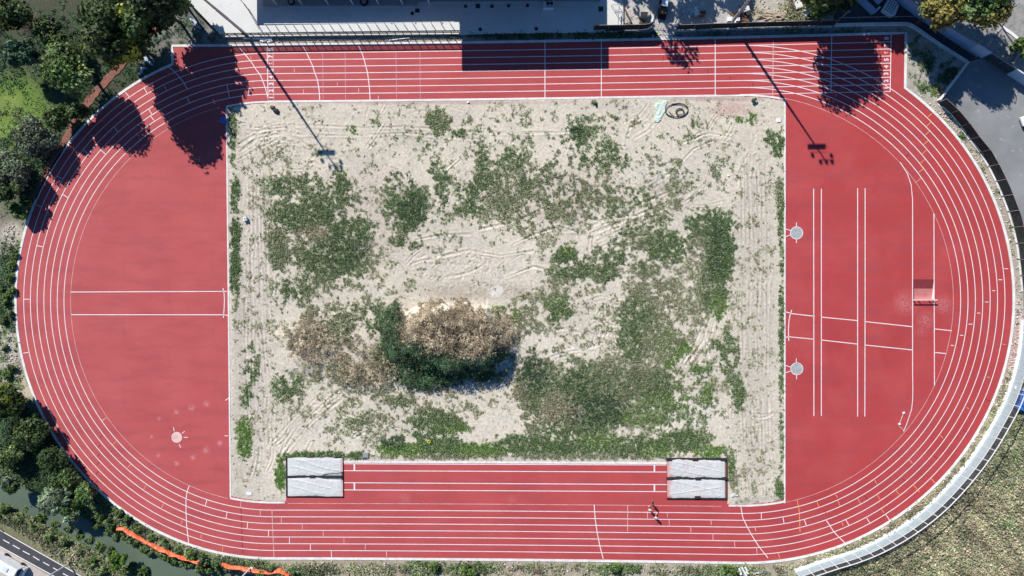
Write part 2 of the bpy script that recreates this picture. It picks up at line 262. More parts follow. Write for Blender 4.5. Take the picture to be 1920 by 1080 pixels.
# ================================================================ SETTING: base ground
DRY,GRN,BRT,OLV,DKG=0,1,2,3,4
VC={DRY:((.45,.375,.265),(.27,.215,.145)),GRN:((.075,.140,.048),(.175,.235,.095)),BRT:((.10,.20,.035),(.18,.28,.07)),OLV:((.18,.20,.105),(.37,.365,.23)),DKG:((.034,.078,.036),(.080,.135,.062))}
def blobs(L,px,py):
    """photo-measured patches of growth -> density per kind"""
    out=np.zeros((5,)+px.shape)
    for b in L:
        cx,cy,rx,ry,d,k=b[:6]; a=math.radians(b[6]) if len(b)>6 else 0
        dx,dy=px-cx,py-cy; u=(dx*math.cos(a)+dy*math.sin(a))/rx; v=(-dx*math.sin(a)+dy*math.cos(a))/ry
        r=np.sqrt(u*u+v*v); out[k]=np.maximum(out[k],d*np.clip((1.5-r)/.8,0,1))
    return out
IN=[(441,365,8,40,0.9,GRN),(442,440,10,35,0.95,GRN),(441,505,9,40,0.95,GRN),(436,240,6,60,0.7,GRN),(441,575,6,30,0.492,OLV),(470,680,16,35,0.6,GRN),(465,735,12,25,0.55,GRN),(458,825,13,33,0.9,BRT),(500,700,14,20,0.223,OLV),
(572,402,58,26,0.95,GRN),(620,375,50,32,0.6,GRN),(560,350,55,20,0.587,GRN),(641,350,14,34,0.85,GRN),(520,465,24,44,0.85,OLV),(520,470,18,30,0.8,GRN),(560,470,35,48,0.6,OLV),(655,435,45,28,0.85,GRN),(610,490,62,40,0.85,GRN),(590,520,50,40,0.6,OLV),(560,545,36,26,0.75,GRN),(610,565,55,18,0.6,OLV),(590,430,34,18,0.492,DRY),(640,470,40,30,0.6,DKG),
(765,390,38,46,0.9,GRN),(772,392,24,32,0.8,DKG),(738,350,20,25,0.6,GRN),(768,456,34,10,0.8,GRN,12),(738,436,24,24,0.6,OLV),(775,460,12,10,0.6,OLV),(826,350,18,44,0.75,GRN),(815,318,14,14,0.6,GRN),(880,372,28,34,0.62,GRN),(900,345,50,16,0.6,GRN,-15),(940,372,34,26,0.65,OLV),(985,350,14,18,0.9,GRN),(960,300,30,20,0.425,GRN),(905,300,12,22,0.6,GRN),
(1030,370,130,52,0.56,OLV),(1010,380,110,45,0.317,GRN),(1085,262,34,44,0.6,GRN),(1080,246,10,13,0.95,DKG),(1094,302,10,17,0.85,GRN,25),(1130,290,26,30,0.587,GRN),(1050,330,60,28,0.398,GRN),(1150,340,60,24,0.29,OLV),(1150,380,80,30,0.398,GRN),(1170,300,20,14,0.425,GRN),
(1240,398,60,16,0.6,OLV,-20),(1330,420,42,24,0.9,GRN),(1348,470,26,58,0.97,GRN),(1344,470,20,50,0.8,DKG),(1338,540,26,40,0.72,GRN),(1345,578,16,24,0.75,BRT),(1310,470,24,40,0.6,OLV),
(1185,440,62,14,0.62,GRN,-25),(1150,482,30,16,0.85,GRN),(1062,478,24,13,0.85,GRN),(1062,472,14,8,0.9,BRT),(1080,505,42,22,0.7,GRN),(1140,512,20,18,0.95,GRN),(1240,462,46,30,0.85,GRN),(1200,450,40,20,0.7,OLV),(1220,505,52,30,0.6,OLV),(1215,500,26,18,0.6,GRN),(1230,540,55,32,0.6,OLV),(1290,440,16,26,0.55,GRN),
(1050,545,24,30,0.55,OLV),(1000,560,30,30,0.6,OLV),(1050,590,22,18,0.75,GRN),(985,600,20,36,0.6,OLV),(970,590,10,18,0.6,BRT),(1010,615,30,12,0.6,OLV),(1045,570,20,20,0.6,BRT),
(1195,595,34,42,0.75,GRN),(1188,640,24,40,0.85,GRN),(1232,640,40,52,0.65,OLV),(1262,600,44,52,0.6,OLV),(1210,560,60,30,0.56,OLV),(1245,640,20,22,0.6,BRT),(1275,655,18,13,0.85,BRT,-30),(1258,678,16,9,0.95,BRT,-30),(1311,691,17,5,0.95,BRT),
(1345,648,14,11,0.65,GRN),(1366,670,16,44,0.6,GRN),(1382,737,12,28,0.85,GRN),(1320,700,14,20,0.6,GRN,40),(1325,740,10,20,0.6,BRT),
(1000,700,26,38,0.92,DKG),(998,740,24,36,0.9,GRN),(1040,678,55,28,0.587,OLV),(1080,720,60,40,0.85,GRN),(1085,725,42,28,0.7,DKG),(1160,708,72,44,0.85,OLV),(1165,720,60,30,0.8,GRN),(1225,722,46,28,0.9,GRN),(1112,762,50,40,0.95,DKG),(1125,785,36,28,0.85,GRN),(1040,755,48,40,0.75,OLV),(1050,770,46,30,0.6,DRY),(1080,805,66,22,0.8,GRN),(1000,785,26,30,0.7,OLV),(980,740,14,30,0.6,DRY),
(1240,755,50,22,0.492,BRT),(1230,780,60,24,0.425,GRN),(1300,760,40,40,0.29,GRN),(1200,782,40,14,0.6,BRT),
(838,765,60,30,0.6,OLV),(815,792,46,22,0.95,GRN),(845,800,30,12,0.95,BRT),(800,740,60,30,0.6,OLV),(730,742,46,22,0.6,OLV),(760,750,26,16,0.6,GRN),(700,780,40,24,0.56,OLV),(880,760,30,40,0.425,OLV),
(758,842,40,13,1.0,BRT),(830,836,40,17,0.95,GRN),(900,842,52,12,1.0,BRT),(985,832,60,18,0.95,GRN),(1060,838,60,15,1.0,GRN),(1120,825,40,15,0.9,BRT),(1180,836,52,18,0.95,GRN),(1230,842,30,13,0.95,BRT),(1280,826,46,17,1.0,GRN),(1330,845,30,11,0.85,BRT),(1000,855,280,6,0.6,OLV),(790,815,20,10,0.8,GRN),(740,830,20,14,0.8,DKG),
(600,852,56,6,1.0,GRN),(545,858,14,7,0.9,BRT),(526,890,8,34,1.0,BRT),(668,853,20,6,0.95,GRN),(1370,868,9,26,0.85,GRN),(1376,915,8,30,0.6,OLV),(672,790,20,4,0.8,GRN),(610,775,14,8,0.425,OLV),
(1448,258,17,14,0.75,GRN,-35),(1464,262,6,34,0.8,GRN),(1456,280,10,14,0.6,GRN),(1464,380,6,70,0.492,GRN),(1466,480,5,60,0.55,GRN),(1465,600,5,80,0.7,GRN),(1466,760,5,110,0.6,GRN),(1462,925,8,24,0.8,GRN),(1462,360,8,20,0.56,OLV),
(822,228,21,20,0.62,OLV),(822,228,20,19,0.55,BRT),(862,250,14,7,0.7,GRN),(1152,220,7,5,0.9,GRN,30),(1410,222,8,14,0.8,BRT,20),(1392,226,14,6,0.6,BRT),(1300,235,6,8,0.7,GRN),(660,243,12,8,0.6,BRT),(720,220,26,12,0.29,GRN),(1115,194,4,4,1.0,GRN),(950,200,40,16,0.182,OLV),
(584,632,38,36,.8,DRY),(650,655,60,34,.45,DRY),(700,694,66,20,.62,DRY),(700,690,80,26,.42,OLV),(620,600,66,36,0.65,OLV),(640,700,70,22,0.6,OLV),(735,610,20,30,0.95,GRN),(700,595,30,24,0.6,GRN),(640,610,30,30,0.6,GRN),(740,668,34,26,0.95,GRN),(850,614,98,40,1,DRY),(890,640,56,28,1,DRY),(812,692,74,32,1,DKG),(872,690,56,24,.95,DKG),(738,618,18,38,1,DKG),(770,660,40,26,1,DKG),(930,580,20,8,0.7,BRT),(928,664,24,12,.9,DKG),(775,704,34,16,.9,DKG),
(540,725,30,22,0.6,GRN),(560,740,30,20,0.425,OLV),(620,760,80,30,0.209,OLV),(700,780,60,50,0.223,OLV),(480,760,20,60,0.182,OLV),(1390,600,14,80,0.236,OLV),(1330,330,60,16,0.29,OLV),(640,290,140,40,0.155,OLV),(900,250,200,40,0.115,GRN),(1200,260,120,30,0.128,GRN),(560,310,80,14,0.182,OLV),(1250,330,60,40,0.209,OLV),(1310,520,26,40,0.425,OLV),(700,350,100,40,0.29,OLV),(720,520,60,40,0.263,OLV),(780,500,50,20,0.155,OLV),(1110,620,60,50,0.115,OLV),(930,740,40,50,0.182,OLV),(700,440,40,60,0.29,OLV),(840,420,40,30,0.223,OLV),(1400,420,18,140,0.101,OLV),(1420,520,10,300,0.088,OLV)]
IN+=[(600,440,120,130,.34,OLV),(620,600,100,60,.36,OLV),(680,765,150,60,.28,OLV),(900,380,220,75,.26,OLV),(1050,370,150,85,.32,OLV),(1190,560,160,120,.34,OLV),(1100,720,180,110,.34,OLV),(1330,640,50,200,.22,OLV),(1410,620,32,330,.12,OLV),(470,650,22,300,.16,OLV),(700,400,110,110,.2,OLV),(960,640,30,60,.3,OLV),(800,400,60,60,.3,GRN),(1280,330,120,40,.14,GRN),(950,240,460,50,.07,OLV)]
OUT=[(20,200,50,50,.35,BRT),(30,230,40,30,.2,OLV),(30,978,50,10,.95,GRN,30),(60,1000,60,10,.95,OLV,30),(100,1022,50,14,.95,OLV,30),(150,1052,50,13,.95,GRN,30),(190,1076,40,10,.9,OLV,30),(0,965,30,14,.8,GRN),(140,200,30,40,.3,GRN),(120,90,180,70,.5,DKG),(60,310,70,60,.8,DKG),(60,350,60,40,.5,GRN),(180,210,50,70,.35,DKG),(110,330,16,60,.3,DKG),
(20,560,24,60,.9,GRN),(28,500,16,40,.85,GRN),(8,520,10,60,.7,DKG),(15,680,40,60,.45,GRN),(60,820,70,60,.9,DKG),(110,900,80,60,.95,DKG),(60,880,90,60,.8,GRN),(170,940,50,50,.95,GRN),(220,985,70,22,.9,GRN,28),(260,1000,80,18,.7,OLV,30),(300,1040,70,16,.95,GRN,20),(420,1050,90,14,.9,GRN,8),(400,1040,70,10,.7,OLV,12),
(150,1020,90,26,.9,OLV,30),(100,1000,90,14,.8,BRT,30),(60,985,50,14,.9,GRN,30),(200,1060,80,24,.9,GRN,20),(240,1070,40,20,.95,BRT),(100,1020,70,8,.5,DRY,30),(180,1060,60,8,.5,DRY,30),
(620,1066,120,10,.75,OLV),(560,1070,80,10,.7,GRN),(800,1068,120,10,.6,OLV),(880,1066,50,12,.85,GRN),(800,1064,34,12,.8,GRN),(1000,1066,120,10,.65,OLV),(1160,1066,50,9,.9,GRN),(1100,1066,200,12,.4,OLV),(1350,1068,60,9,.75,GRN),(1280,1068,120,10,.5,OLV),(1430,1066,60,9,.25,DRY),(1440,1072,40,6,.4,OLV),
(60,975,60,14,.9,GRN,30),(200,1052,90,26,.95,OLV,28),(120,1010,90,20,.9,OLV,30),(60,985,60,10,.6,BRT,30),(140,1040,70,14,.8,DRY,30),(70,1000,60,8,.7,DRY,30),(230,950,60,40,.9,GRN,30),(330,1030,110,16,.95,OLV,20),(1740,980,260,170,.8,OLV),(1700,1060,260,60,.6,OLV),(1900,840,60,120,.8,OLV),(1800,1000,200,120,.6,DRY),(1650,1060,120,24,.45,DRY),(1890,980,26,24,.8,GRN),(1700,1060,120,20,.5,GRN),(1890,870,30,60,.5,GRN),
(1700,120,22,60,.25,GRN),(1755,120,34,24,.45,DKG),(1775,140,20,34,.6,DKG),(1728,105,30,20,.2,OLV),(1730,160,24,9,.5,GRN),(1750,170,20,10,.7,BRT),(1765,172,12,9,.8,DRY),(1540,62,180,7,.3,DKG),(1000,66,170,6,.8,DKG),(1180,68,60,7,.8,DKG),(1120,68,60,6,.6,GRN),(1400,63,160,6,.25,DKG),
(1804,255,6,6,.9,GRN),(1870,354,4,8,.7,GRN),(1842,315,6,6,.5,OLV),(1895,450,8,30,.3,OLV),(1700,985,80,10,.15,GRN,-25),(1800,900,12,12,.3,GRN),(1770,920,20,8,.3,GRN),(1380,25,60,26,.2,OLV),(1500,25,40,24,.6,OLV),(1530,18,40,22,.5,BRT),(1490,12,20,14,.3,DRY),(1420,20,30,10,.3,OLV),
(1840,15,90,40,.4,DKG),(300,60,60,60,.2,DKG),(350,60,50,30,.12,DKG)]
SAND=np.array([.60,.54,.445])
OUTER=46.26; INNER=36.5; LX=42.195
canal_px=[(-260,800),(-120,850),(-30,895),(40,935),(105,968),(175,1005),(245,1040),(320,1070),(400,1092),(520,1110),(760,1140),(1100,1180)]
canal=np.array(PP(canal_px,-1.2))
def dpath(x,y,pth):
    d=np.full(x.shape,1e9)
    for i in range(len(pth)-1):
        ax,ay=pth[i]; bx,by=pth[i+1]; L=(bx-ax)**2+(by-ay)**2
        t=np.clip(((x-ax)*(bx-ax)+(y-ay)*(by-ay))/L,0,1); d=np.minimum(d,np.hypot(x-ax-t*(bx-ax),y-ay-t*(by-ay)))
    return d
def mixc(base,f,col): return base*(1-f[...,None])+np.array(col)*f[...,None]
_sx,_sy=rng.random(40000)*100,rng.random(40000)*100
def _cn(x,y): return .26*fbm(x,y,2.6,3,21)+.36*fbm(x,y,.85,2,22)+.22*vn(x,y,.32,25)+.16*fbm(x,y,9,2,23)
_cs=np.sort(_cn(_sx,_sy))
def vegmask(x,y,dn,soft=.30):
    rk=np.interp(_cn(x,y),_cs,np.linspace(0,1,len(_cs))); big=np.clip(1-np.prod(1-np.clip(dn,0,1),0),0,.985)
    return np.clip((big-rk)/soft+.5,0,1)*(big>.015),big
def veg_colour(base,dn,x,y,amt=.85):
    f,big=vegmask(x,y,dn); f=f*amt; cl=fbm(x,y,3,3,5)
    wsum=dn.sum(0)+1e-6; col=sum(dn[k][...,None]*(np.array(VC[k][0])*.6+np.array(VC[k][1])*.5) for k in range(5))/wsum[...,None]
    return base*(1-f[...,None])+col*(.8+.4*cl[...,None])*f[...,None]
def gridmesh(name,xs,ys,Z,colr,keep=None,m=None):
    nx,ny=len(xs),len(ys); X,Y=np.meshgrid(xs,ys,indexing='ij'); v=np.stack([X,Y,Z],-1).reshape(-1,3)
    i=np.arange(nx-1)[:,None]*ny+np.arange(ny-1)[None,:]; q=np.stack([i,i+ny,i+ny+1,i+1],-1)
    q=q[keep] if keep is not None else q.reshape(-1,4)
    used,inv=np.unique(q.ravel(),return_inverse=True); N=len(q)
    me=bpy.data.meshes.new(name); me.vertices.add(len(used)); me.vertices.foreach_set('co',v[used].ravel())
    me.loops.add(4*N); me.loops.foreach_set('vertex_index',inv.ravel()); me.polygons.add(N); me.polygons.foreach_set('loop_start',np.arange(N)*4)
    me.update(calc_edges=True); me.polygons.foreach_set('use_smooth',np.ones(N,bool))
    c=np.ones((len(used),4)); c[:,:3]=colr.reshape(-1,3)[used]; at=me.attributes.new('Col','FLOAT_COLOR','POINT'); at.data.foreach_set('color',c.ravel())
    return props(link(name,me,m or M['ground']),kind='structure')
def outz(x,y):
    d=dpath(x,y,canal); return -0.06-2.2*np.clip((4.2-d)/3.2,0,1)
def ground_sheet():
    a=np.arange(-104,112.1,.5); xs=np.concatenate([[-900,-500,-300,-200,-150,-120],a,[125,150,200,300,500,900]])
    b=np.arange(-62,68.1,.5); ys=np.concatenate([[-900,-500,-300,-180,-120,-80],b,[80,120,180,300,500,900]])
    X,Y=np.meshgrid(xs,ys,indexing='ij'); px,py=UNP(X,Y)
    Z=outz(X,Y)+(fbm(X,Y,2.5,3,9)-.5)*.10*(np.hypot(np.clip(np.abs(X)-LX,0,None),Y)>OUTER+.7)
    Z=np.where((px>1703)&(px<1761)&(py>515)&(py<570),-1.6,Z)
    base=np.zeros(X.shape+(3,))+np.array([.40,.355,.29])
    def patch(cx,cy,rx,ry,col,soft=.3):
        nonlocal base
        r=np.hypot((px-cx)/rx,(py-cy)/ry); base=mixc(base,np.clip((1+soft-r)/(2*soft),0,1),col)
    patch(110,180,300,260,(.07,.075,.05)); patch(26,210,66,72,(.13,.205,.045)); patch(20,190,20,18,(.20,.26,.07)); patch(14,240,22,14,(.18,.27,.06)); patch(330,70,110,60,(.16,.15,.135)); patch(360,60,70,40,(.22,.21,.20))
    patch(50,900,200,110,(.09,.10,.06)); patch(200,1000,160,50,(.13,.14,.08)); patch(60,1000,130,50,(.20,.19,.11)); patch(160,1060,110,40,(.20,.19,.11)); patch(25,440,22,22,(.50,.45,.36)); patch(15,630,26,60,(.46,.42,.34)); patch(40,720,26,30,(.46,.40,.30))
    patch(620,1068,520,16,(.36,.30,.22)); patch(1760,980,240,200,(.42,.38,.25)); patch(1900,820,50,160,(.42,.38,.25)); patch(1650,1060,180,30,(.40,.36,.24))
    patch(1270,20,170,50,(.48,.46,.43)); patch(1460,20,110,40,(.42,.39,.33)); patch(1750,120,70,70,(.40,.37,.32)); patch(1000,68,480,10,(.24,.22,.19)); patch(1480,62,230,8,(.22,.21,.20)); patch(660,74,260,8,(.36,.31,.25))
    patch(1905,600,16,40,(.52,.47,.42)); patch(1880,110,50,60,(.17,.16,.13)); patch(1890,650,40,60,(.46,.34,.30))
    n=fbm(X,Y,5,4,2); base=base*(.78+.44*n)[...,None]
    base=veg_colour(base,blobs(OUT,px,py),X,Y,.8)
    gridmesh('ground',xs,ys,Z,np.clip(base,0,1))
ground_sheet()
# sand infield with ruts, humps and the spoil mound
XL=P(428.5,560)[0]; XR=P(1471.5,560)[0]; NXL=P(536,905)[0]; NXR=P(1364,905)[0]; NY=P(950,865.5)[1]; NY2=P(950,866)[1]
ruts=[[(470,250),(520,235),(600,236),(680,240),(760,238),(850,245),(960,250),(1100,248)],[(480,240),(560,252),(640,255),(760,250),(900,262)],[(450,285),(480,262),(530,250),(560,262),(590,280)],[(450,270),(490,245),(540,238),(590,255)],[(445,300),(480,282),(520,262),(570,272)],
[(468,330),(470,450),(474,600),(472,760),(480,860)],[(482,330),(486,450),(490,600),(500,700),(560,760)],[(494,340),(500,480),(505,620)],[(460,560),(462,700),(468,800)],
[(1390,300),(1392,450),(1385,600),(1392,760),(1400,930)],[(1402,290),(1408,450),(1404,620),(1410,800),(1412,930)],[(1418,290),(1424,430),(1420,620),(1430,820),(1432,930)],[(1436,300),(1440,500),(1438,700),(1446,900)],[(1380,270),(1340,262),(1300,280),(1262,320),(1220,350)],[(1400,285),(1370,258),(1330,250),(1280,268)],
[(1095,432),(1160,398),(1230,370),(1270,355)],[(1105,440),(1175,412),(1250,380)],[(1120,452),(1180,425),(1240,402)],[(1130,462),(1200,430)],[(1275,440),(1300,520),(1315,580),(1325,650),(1332,740)],[(1290,440),(1318,530),(1330,600)],[(1340,600),(1330,640),(1295,690)],[(1330,595),(1318,640),(1285,685)],[(1322,600),(1300,650),(1280,680)],
[(520,860),(560,800),(620,745)],[(535,850),(580,795),(640,750)],[(510,830),(550,785),(600,740)],[(830,480),(880,470),(940,480),(1000,470)],[(900,430),(950,420),(1000,400),(1040,380)],[(960,460),(1000,440),(1050,425)],[(1180,240),(1210,225),(1230,200)],[(1190,260),(1215,245),(1240,215)],[(1170,230),(1200,215),(1215,195)],[(780,450),(830,440),(880,440)],[(950,520),(1000,500),(1040,510)]]
NMAN=len(ruts); _rr=random.Random(11)
for _i in range(150):
    _z=_rr.choice([(460,600,230,330),(480,1400,200,310),(740,1010,440,560),(1000,1400,330,440),(1385,1445,240,930),(450,520,330,930),(520,700,740,850),(1280,1440,560,880),(1050,1190,560,660),(1100,1400,240,420)])
    _x=_rr.uniform(_z[0],_z[1]); _y=_rr.uniform(_z[2],_z[3]); _a=_rr.random()*6.28 if _z[0] not in (1385,450) else _rr.choice([1.5,1.6,1.4,4.7]); _k=_rr.uniform(-.02,.02); _rp=[]
    for _j in range(_rr.randint(4,12)):
        _rp.append((_x,_y)); _x+=6*math.cos(_a); _y+=6*math.sin(_a); _a+=_k*6
    ruts.append(_rp)
    if _i%2: ruts.append([(q[0]+6*math.sin(_a)+.5,q[1]-5*math.cos(_a)) for q in _rp])
def infield_z(X,Y,px,py):
    Z=0.05+(fbm(X,Y,7,4,3)-.5)*.30+(fbm(X,Y,1.3,3,4)-.5)*.06
    wob=(fbm(X,Y,4,2,8)-.5)*.32
    for ri,r in enumerate(ruts):
        dp=1.3 if ri<NMAN else 1.0; pw=PP(r); a=np.array(pw); i0,i1=[int(np.clip((q-X[0,0])/GS,0,X.shape[0])) for q in (a[:,0].min()-1,a[:,0].max()+1)]; j0,j1=[int(np.clip((q-Y[0,0])/GS,0,X.shape[1])) for q in (a[:,1].min()-1,a[:,1].max()+1)]
        if i1<=i0 or j1<=j0: continue
        W_=(slice(i0,i1),slice(j0,j1)); d=np.abs(dpath(X[W_],Y[W_],pw)+wob[W_]); Z[W_]+=dp*(-.075*np.exp(-(d/.15)**2)+.04*np.exp(-((d-.33)/.14)**2))
    tread=np.clip(1-np.hypot((px-480)/26,(py-560)/300),0,1)+np.clip(1-np.hypot((px-1412)/34,(py-620)/330),0,1)
    Z=Z+.06*np.clip(tread*3,0,1)*.35*np.sin(X*9+fbm(X,Y,6,2,1)*6)
    # churned earth
    for cx,cy,rx,ry,a in ((850,500,110,40,.22),(890,545,90,16,.55),(860,540,60,10,.3),(1230,350,50,24,.35),(520,300,60,30,.12),(1130,430,80,26,.15),(600,430,60,20,.12)):
        g=np.clip(1.3-np.hypot((px-cx)/rx,(py-cy)/ry),0,1); Z=Z-g*a*(np.clip(1-np.abs(fbm(X,Y,1.3,3,6)-.5)*14,0,1))*.6+g*a*.35*(fbm(X,Y,.7,2,7)-.5)
    # mound
    r=np.hypot((px-848)/118,(py-636)/66)+(fbm(X,Y,3,3,7)-.5)*.35; Z=Z+3.4*np.clip((1.05-r)/.42,0,1)**1.0*(.9+.2*fbm(X,Y,2,3,2))
    r=np.hypot((px-640)/120,(py-650)/60)+(fbm(X,Y,3,3,7)-.5)*.4; Z=Z+.5*np.clip((1.1-r)/.7,0,1)
    return np.maximum(Z,.015)
GS=.14
def infield_edge(X,Y):
    rr=np.hypot(np.clip(np.abs(X)-LX,0,None),Y)
    e=np.minimum.reduce([X-XL,XR-X,INNER-.25-rr]); notch=np.maximum.reduce([NXL-X,X-NXR,Y-NY])
    return np.minimum(e,notch)
IX=np.arange(XL-.2,XR+.4,GS); IY=np.arange(-37,37.01,GS)
IXX,IYY=np.meshgrid(IX,IY,indexing='ij'); ipx,ipy=UNP(IXX,IYY)
IZ=infield_z(IXX,IYY,ipx,ipy); IE=infield_edge(IXX,IYY); fade=np.clip(IE/1.2,0,1); IZ=.012+(IZ-.012)*fade
IDN=blobs(IN,ipx,ipy)
def infield():
    n=fbm(IXX,IYY,6,5,11); n2=fbm(IXX,IYY,1.2,4,12)
    base=np.zeros(IXX.shape+(3,))+SAND; base*=(.84+.26*n+.10*(n2-.5))[...,None]
    def patch(cx,cy,rx,ry,col,amt,soft=.4):
        nonlocal base
        r=np.hypot((ipx-cx)/rx,(ipy-cy)/ry)+(n2-.5)*.8; base=mixc(base,amt*np.clip((1+soft-r)/(2*soft),0,1),col)
    patch(880,545,90,15,(.33,.275,.22),.8); patch(870,500,100,50,(.57,.515,.43),.7); patch(1250,345,40,18,(.36,.31,.26),.6); patch(1250,320,60,24,(.56,.52,.45),.7)
    patch(1040,640,60,30,(.64,.585,.495),.8); patch(1290,770,60,30,(.65,.60,.51),.8); patch(1100,590,80,40,(.53,.48,.40),.6); patch(640,810,80,20,(.58,.55,.48),.5); patch(910,760,50,50,(.60,.545,.455),.6)
    patch(1030,370,120,50,(.47,.40,.34),.6); patch(700,400,70,80,(.48,.41,.35),.6); patch(1370,205,34,14,(.48,.28,.25),.5); patch(800,192,260,4,(.42,.29,.26),.55); patch(1350,186,80,4,(.38,.22,.21),.6); patch(1412,600,36,330,(.50,.45,.375),.8); patch(480,600,26,300,(.52,.465,.40),.8); patch(448,600,12,340,(.42,.38,.32),.5)
    patch(930,545,12,12,(.66,.63,.56),.9,.1); patch(1190,205,60,14,(.50,.45,.39),.3)
    base=veg_colour(base,IDN,IXX,IYY,.72)
    ce=infield_edge(IXX[:-1,:-1]+GS/2,IYY[:-1,:-1]+GS/2)
    gridmesh('infield_ground',IX,IY,IZ,np.clip(base,0,1),keep=ce>-.05)
infield()
def iz_at(x,y):
    i=np.clip(((x-IX[0])/GS).astype(int),0,len(IX)-1); j=np.clip(((y-IY[0])/GS).astype(int),0,len(IY)-1); return IZ[i,j]

# ================================================================ running track and its markings
def arc(cx,cy,r,a0,a1,n=90): return [(cx+r*math.cos(a0+(a1-a0)*i/n),cy+r*math.sin(a0+(a1-a0)*i/n)) for i in range(n+1)]
def oval(r): return [W(x,y) for x,y in [( -LX+2*LX*i/40,-r) for i in range(40)]+arc(LX,0,r,-math.pi/2,math.pi/2)+[(LX-2*LX*i/40,r) for i in range(1,40)]+arc(-LX,0,r,math.pi/2,1.5*math.pi)]
xl0=-59.15; xr0=70.12
def outline(r,e=0.0):
    """outer edge: oval with the two squared start chutes along the far straight"""
    aR=math.acos((xr0+e-LX)/r); aL=math.pi-math.acos((-(xl0-e)-LX)/r)
    pts=[(-LX+2*LX*i/40,-r) for i in range(40)]+arc(LX,0,r,-math.pi/2,aR,90)
    top=r; pts+=[(xr0+e,r*math.sin(aR)+(top-r*math.sin(aR))*t) for t in (.33,.66,1)]
    n=60; pts+=[(xr0+e+(xl0-e-xr0-e)*i/n,top) for i in range(1,n+1)]
    yl=r*math.sin(aL); pts+=[(xl0-e,top+(yl-top)*t) for t in (.33,.66)]
    pts+=arc(-LX,0,r,aL,1.5*math.pi,80); return [W(x,y) for x,y in pts]
ol=outline(OUTER)
bm=bmesh.new(); vs=[bm.verts.new((x,y,0)) for x,y in ol]; 
for i in range(len(vs)):
    if vs[i].co!=vs[(i+1)%len(vs)].co: 
        try: bm.edges.new((vs[i],vs[(i+1)%len(vs)]))
        except ValueError: pass
PIT=[P(1712.6,524),P(1751.4,524),P(1751.4,560.5),P(1712.6,560.5)]
ph=[bm.verts.new((x,y,0)) for x,y in PIT]
for i in range(4): bm.edges.new((ph[i],ph[(i+1)%4]))
bmesh.ops.triangle_fill(bm,edges=bm.edges[:],use_beauty=True,normal=(0,0,1)); me=bpy.data.meshes.new('running_track'); bm.to_mesh(me); bm.free()
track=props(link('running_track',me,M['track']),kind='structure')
kb=MB(); kb.strip(outline(OUTER+.24,.24),.44,-.05,th=.10); kerb=props(kb.build('kerb',M['kerb']),kind='structure')
Z1,Z2,Z3=.006,.010,.014
ln=MB()
for k in range(1,8): ln.strip(oval(INNER+k*1.22),.125,Z1)
ln.build('lane_lines',M['line'],track)
tl=MB()
inn=MB(); inn.strip([W(x,y) for x,y in arc(-LX,0,INNER,math.pi/2+.25,1.5*math.pi-.22,120)],.07,Z1); inn.strip([W(x,y) for x,y in arc(LX,0,INNER,-math.pi/2+.2,math.pi/2,120)],.07,Z1)
inn.strip([W(-LX+3+2*LX*i/40,-INNER) for i in range(38)],.09,Z1); inn.build('inner_line',M['thin'],track)
# chute lane lines out to the 110 m start
ch=MB()
for k in range(0,9 if False else 8):
    y=INNER+k*1.22; ch.strip([W(LX-4+(67.83-LX+4)*i/12,y) for i in range(13)],.125 if k else .11,Z2)
ch.strip([W(-LX+2*LX*i/40,INNER) for i in range(41)],.11,Z2)
ch.build('chute_lines',M['line'],track)
def seg(mb,pts,wd,z=Z3): mb.strip(PP(pts),wd,z)
mw=MB(); mt=MB(); mv=MB(); mo=MB(); md=MB()
for p in ([(316,126),(325,132),(332.5,140),(344,154),(351,167)],[(447.5,89),(456,98),(464,107.5),(473,119),(480,130),(487,139),(490.5,146),(497.5,165),(501,178),(502.5,187.5)],
 [(567.5,86),(574,97),(580,110),(586,123),(590,136),(595,149),(597.5,162.5),(599,175),(599.5,187.5)],[(672.5,86),(680,103),(685,120),(689,136),(691,150),(693,168),(694,187.5)],
 [(501,87),(502.6,188)],[(1021.8,79),(1021.8,184.8)],[(1127.5,77),(1127.5,183.5)],[(1341,73.5),(1341,179.5)],[(1559.4,68),(1558,174)],[(1670.9,65),(1669,171.8)],
 [(1711,370),(1711,560),(1711,702)],[(1751,400),(1751.5,560),(1752,723)],[(1525.5,354),(1525.8,560),(1526,780)],[(1540,354),(1540,560),(1540,780)],[(1608,353),(1608,560),(1608,781)],[(1622,353),(1622,560),(1621.5,781)],
 [(1472.5,584.5),(1484.5,588),(1527.5,593)],[(1540,594.5),(1607,601)],[(1622.5,603),(1710,612.5)],[(1753,616.8),(1784.5,620)],[(1472.5,632.5),(1480,631.5),(1526,636)],[(1540,637.5),(1607,645)],[(1622.5,647),(1710,656)],[(1753,661),(1774,662.8)],
 [(1484.5,581),(1481.5,590),(1479.5,600),(1478.3,615),(1478.5,628),(1478.8,639)],[(132.5,547.5),(425,546.3)],[(133.5,590),(420,590.2),(428,591.5)],[(418,540),(420.3,551),(420.8,562),(420.2,580),(418.8,596)],
 [(355,910.8),(351,921),(348.8,935),(348.8,960),(350,985),(353.8,1017.5)],[(1114,946),(1115.8,972.5),(1120,1000),(1125,1025),(1131,1047.5)],[(1389,949.5),(1392.5,970),(1400,986),(1407.5,1000),(1416,1014),(1425,1027.5),(1440,1046)],[(1548.7,975),(1555,984),(1562.5,996),(1572,1006),(1583.7,1017.5)],
 [(643,869.5),(1250,871.8)],[(643,882.5),(1250,885)],[(643,905),(1250,908.5)],[(643,918.5),(1250,921.8)]): seg(mw,p,.14)
